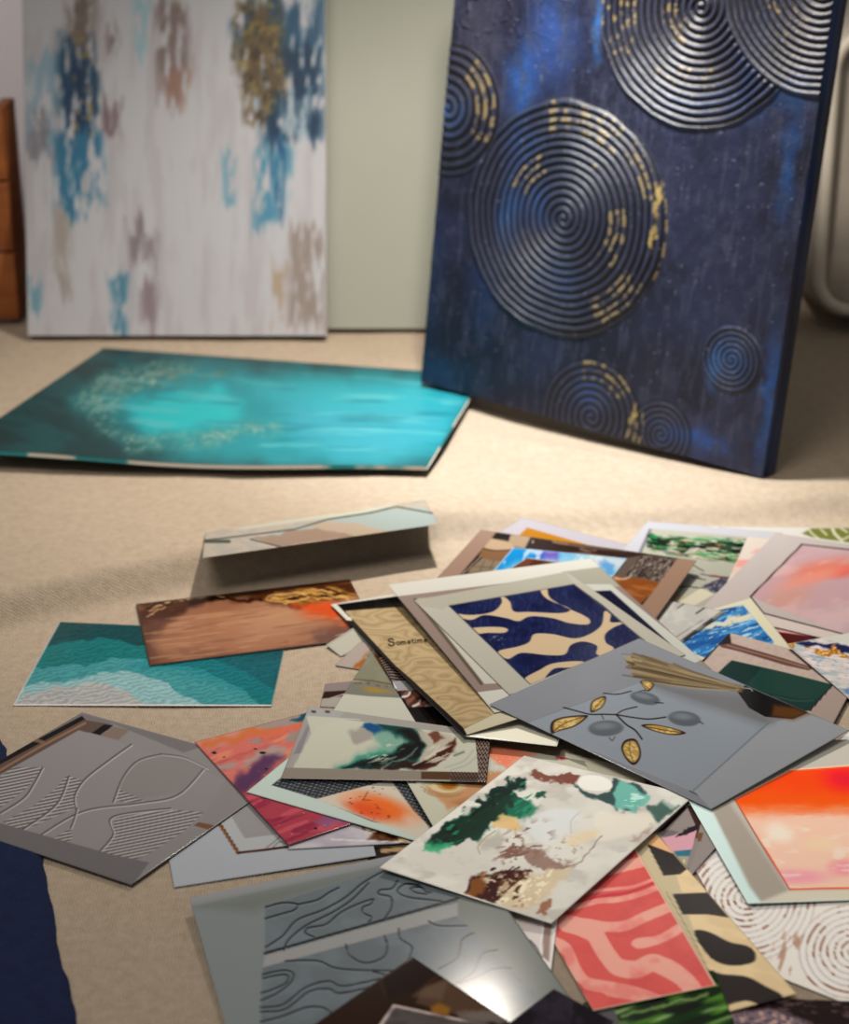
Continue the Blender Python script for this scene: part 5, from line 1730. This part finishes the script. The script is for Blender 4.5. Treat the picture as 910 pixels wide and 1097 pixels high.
def paint_white(p):
    z = lambda *q: Z(0, 0, 1.978, *q)
    p.fill('#bebfc6')
    p.mott('#b2aeb4', 10, 60, 2, .45, .7, .7)
    def streak(pts, col, al=.9, soft=9, sd=3):
        X = p.X + 9 * (fbm(p.X / 6, p.Y / 40, sd, 3) - .5)
        Y = p.Y + 46 * (fbm(p.X / 4, p.Y / 60, sd + 7, 3) - .5)
        d = seg_dist(X, Y, z(*pts), True)
        m = sm(-soft * .9, soft * .9, np.where(inside(X, Y, z(*pts)), d, -d))
        m = m * sm(.27, .57, fbm(p.X / 6, p.Y / 22, sd + 20, 5))
        p.mix(m * al, col)
    streak(((60, 130), (130, 120), (130, 330), (60, 320)), '#7fa3ba', .8)
    streak(((140, 0), (205, 0), (205, 190), (185, 260), (150, 200)), '#6f6058', .95)
    streak(((120, 80), (205, 90), (212, 250), (185, 330), (125, 310)), '#174264', 1)
    streak(((150, 120), (185, 120), (175, 280), (140, 280)), '#0c2f55', 1, 5)
    streak(((110, 270), (220, 290), (220, 440), (120, 450)), '#2a6f94', 1)
    streak(((60, 220), (120, 230), (110, 340), (60, 330)), '#74707a', .8, 8, 6)
    streak(((225, 60), (250, 60), (250, 120), (225, 110)), '#77686a', .9, 6, 7)
    streak(((220, 210), (255, 215), (250, 300), (220, 290)), '#6c5258', .9, 6, 8)
    streak(((280, 0), (320, 0), (310, 130), (285, 120)), '#8fb6c4', .9, 7, 9)
    streak(((325, 0), (395, 0), (400, 130), (380, 220), (340, 215), (330, 120)), '#7a6a68', .95, 8, 4)
    streak(((345, 150), (410, 140), (385, 220), (350, 215)), '#9a7468', .8, 7, 10)
    streak(((490, 60), (540, 0), (690, 0), (685, 300), (620, 280), (560, 330), (545, 180)), '#23506f', 1)
    streak(((560, 130), (680, 90), (680, 300), (640, 260), (590, 330), (560, 260)), '#0b3150', 1, 6)
    streak(((500, 10), (590, 0), (605, 180), (560, 260), (520, 250), (495, 120)), '#5c4d38', 1, 8, 5)
    streak(((540, 310), (620, 300), (600, 480), (540, 490)), '#4a8aa8', 1, 8, 6)
    streak(((470, 330), (500, 330), (500, 440), (472, 440)), '#5f98b0', .9, 6, 11)
    streak(((580, 280), (610, 300), (595, 470), (575, 400)), '#1d4f7c', .9, 5, 12)
    streak(((600, 190), (660, 200), (650, 300), (600, 290)), '#9fb0bc', .9, 7, 13)
    for a, cc, sd in ((((270, 470), (330, 480), (325, 560), (275, 560)), '#7d7278', 3), (((230, 590), (272, 590), (272, 712), (235, 712)), '#397a98', 5),
                      (((300, 600), (335, 600), (330, 700), (300, 690)), '#857480', 6), (((615, 480), (690, 490), (690, 690), (610, 700)), '#8d7f78', 7),
                      (((575, 540), (610, 560), (600, 690), (580, 680)), '#a8947c', 8), (((110, 440), (150, 440), (150, 640), (115, 600)), '#9c948e', 9), (((60, 600), (85, 600), (85, 660), (60, 650)), '#5d93aa', 10)):
        streak(a, cc, .85, 7, sd)
    m = p.mask(z((500, 10), (590, 0), (605, 190), (560, 280), (520, 260), (495, 120)), 6, (6, 10, 2))
    p.mott('#8a7846', 4, 6, 31, .56, .66, .8, 0, m)
    p.mott('#3a2f22', 5, 7, 36, .58, .64, .8, 0, m)
    p.mott('#8d7a48', 4, 6, 38, .62, .66, .9, 0, p.mask(z((160, 60), (200, 60), (200, 280), (150, 280)), 6))


M_WEDGE = noise_mat('white_canvas_edge', '#bdb8b2', '#cfcac2', 60)
leaning('abstract_canvas', 30, 350, 359.5, .46, paint_white, .018, 'white canvas with blue and gold vertical brush streaks leaning at the back left', 'painting', M_CANVAS, M_WEDGE, .66)


def paint_blank(p):
    p.fill('#a9aca0')
    p.mott('#a2a598', 90, 120, 3, .4, .7, .6)


leaning('blank_canvas', 300, 640, 352, .5, paint_blank, .016, 'blank cream canvas leaning behind the navy relief canvas', 'canvas', M_CANVAS, M_WEDGE, .66, (30, 40), 'primed_face')

leaning('blank_canvas', -150, 60, 312, .5, lambda p: p.fill('#c6c2c9'), .016, 'pale lilac blank canvas added behind the brown crate to brighten the far left', 'canvas', M_CANVAS, M_WEDGE, 1.25, (30, 40), 'primed_face')  # added canvas, supplies the bright area above the crate

# brown wooden crate beside the white canvas
wood = noise_mat('brown_wood', '#743c1a', '#9c5c2e', 6, .55, .2, (1, 1, 9))
CR = empty('wooden_crate', (-.509, 1.85, .0135))
tag(CR, 'brown wooden crate standing at the far left edge behind the white canvas', 'crate')
for k in range(3):
    z0 = .002 + k * .072
    slab('board', [(-.18, -.0, z0), (.093, -.0, z0), (.093, -.0, z0 + .069), (-.18, -.0, z0 + .069)], (0, .012, 0), wood, CR, .001)
slab('side_panel', [(.081, .0125, .002), (.093, .0125, .002), (.093, .0125, .217), (.081, .0125, .217)], (0, .05, 0), wood, CR, .001)
slab('side_panel', [(-.18, .0125, .002), (-.168, .0125, .002), (-.168, .0125, .217), (-.18, .0125, .217)], (0, .05, 0), wood, CR, .001)

# rounded pale tub standing behind the navy canvas at the right
import bmesh
tub_m = noise_mat('pale_tub_plastic', '#8f887e', '#a49c92', 20, .5, .05)
rim_m = noise_mat('tub_rim_plastic', '#b9b2a6', '#c6bfb2', 20, .45, .05)


def rounded_prism(name, x0, x1, z0, z1, y0, y1, r, material, parent, seg=10, bevel=.012):
    bm = bmesh.new()
    pts = []
    for cx, cz, a0 in ((x1 - r, z1 - r, 0), (x0 + r, z1 - r, 90), (x0 + r, z0 + r, 180), (x1 - r, z0 + r, 270)):
        for k in range(seg + 1):
            a = R(a0 + 90 * k / seg)
            pts.append((cx + r * math.cos(a), cz + r * math.sin(a)))
    f = bm.faces.new([bm.verts.new((x, y0, z)) for x, z in pts])
    ret = bmesh.ops.extrude_face_region(bm, geom=[f])
    bmesh.ops.translate(bm, verts=[e for e in ret['geom'] if isinstance(e, bmesh.types.BMVert)], vec=(0, y1 - y0, 0))
    bmesh.ops.recalc_face_normals(bm, faces=bm.faces)
    if bevel:
        ed = [e for e in bm.edges if abs(e.verts[0].co.y - e.verts[1].co.y) < 1e-6]
        bmesh.ops.bevel(bm, geom=ed, offset=bevel, segments=4, affect='EDGES', profile=.5)
    me = bpy.data.meshes.new(name)
    bm.to_mesh(me)
    bm.free()
    for p_ in me.polygons:
        p_.use_smooth = True
    me.materials.append(material)
    o = bpy.data.objects.new(name, me)
    COL.objects.link(o)
    o.parent = parent
    return o


TUB = empty('storage_tub', (.385, 1.83, .019))
tag(TUB, 'pale rounded plastic tub standing behind the navy canvas at the right edge', 'tub')
rounded_prism('tub_body', 0, .42, 0, .30, .006, .17, .05, tub_m, TUB)
# raised lip running round the front outline
lip = bpy.data.curves.new('lip', 'CURVE')
lip.dimensions = '3D'
lip.bevel_depth = .006
sp_ = lip.splines.new('POLY')
pts = []
r = .048
for cx, cz, a0 in ((.42 - r, .30 - r, 0), (r, .30 - r, 90), (r, r, 180), (.42 - r, r, 270)):
    for k in range(11):
        a = R(a0 + 9 * k)
        pts.append((cx + (r - .012) * math.cos(a), 0, cz + (r - .012) * math.sin(a)))
sp_.points.add(len(pts) - 1)
for p_, c in zip(sp_.points, pts):
    p_.co = (*c, 1)
sp_.use_cyclic_u = True
lip.materials.append(rim_m)
lo0 = bpy.data.objects.new('rim_curve', lip)
lm = bpy.data.meshes.new_from_object(lo0)
bpy.data.objects.remove(lo0)
lo = bpy.data.objects.new('rim', lm)
COL.objects.link(lo)
lo.parent = TUB

# ------------------------------------------------------------------ the room
wallm = noise_mat('wall_paint', '#d6d3d6', '#dedbdc', 3, .8, .05)
w = slab('wall_back', [(-1.6, 2.3, -.05), (1.6, 2.3, -.05), (1.6, 2.3, 2.4), (-1.6, 2.3, 2.4)], (0, .1, 0), wallm)
w['kind'] = 'structure'
flm = noise_mat('floor_boards', '#4a3526', '#5f4733', 5, .5, .1, (1, 6, 1))
f = slab('floor', [(-1.6, -.6, -.012), (1.6, -.6, -.012), (1.6, 2.3, -.012), (-1.6, 2.3, -.012)], (0, 0, -.05), flm)
f['kind'] = 'structure'

# ------------------------------------------------------------------ light
def lamp(name, typ, loc, target, energy, color, **kw):
    d = bpy.data.lights.new(name, typ)
    d.energy = energy
    d.color = color
    for k_, v_ in kw.items():
        setattr(d, k_, v_)
    o = bpy.data.objects.new(name, d)
    o.location = loc
    o.rotation_euler = (Vector(target) - Vector(loc)).to_track_quat('-Z', 'Y').to_euler()
    COL.objects.link(o)
    return o


lamp('desk_lamp_light', 'SPOT', (.05, 1.46, .70), (.09, 1.50, 0), 38, (1, .91, .80), spot_size=R(122), spot_blend=1.0, shadow_soft_size=.02)
lamp('room_light', 'AREA', (-.5, .25, 2.0), (0, 1.5, .1), 19, (1, .92, .83), shape='DISK', size=.9)
lamp('added_pool_spot', 'SPOT', (.02, 1.42, .72), (.11, 1.47, 0), 27, (.82, .93, 1.0), spot_size=R(48), spot_blend=1.0, shadow_soft_size=.02)  # added cool spot that whitens the bright pool on the cloth
wd = bpy.data.worlds.new('room_air')
scene.world = wd
wd.use_nodes = True
bg = wd.node_tree.nodes['Background']
bg.inputs['Color'].default_value = (1.0, .93, .84, 1)
bg.inputs['Strength'].default_value = .24

scene.view_settings.view_transform = 'Standard'
scene.view_settings.look = 'None'
scene.view_settings.exposure = 0
scene.view_settings.gamma = 1
scene.view_settings.use_curve_mapping = False
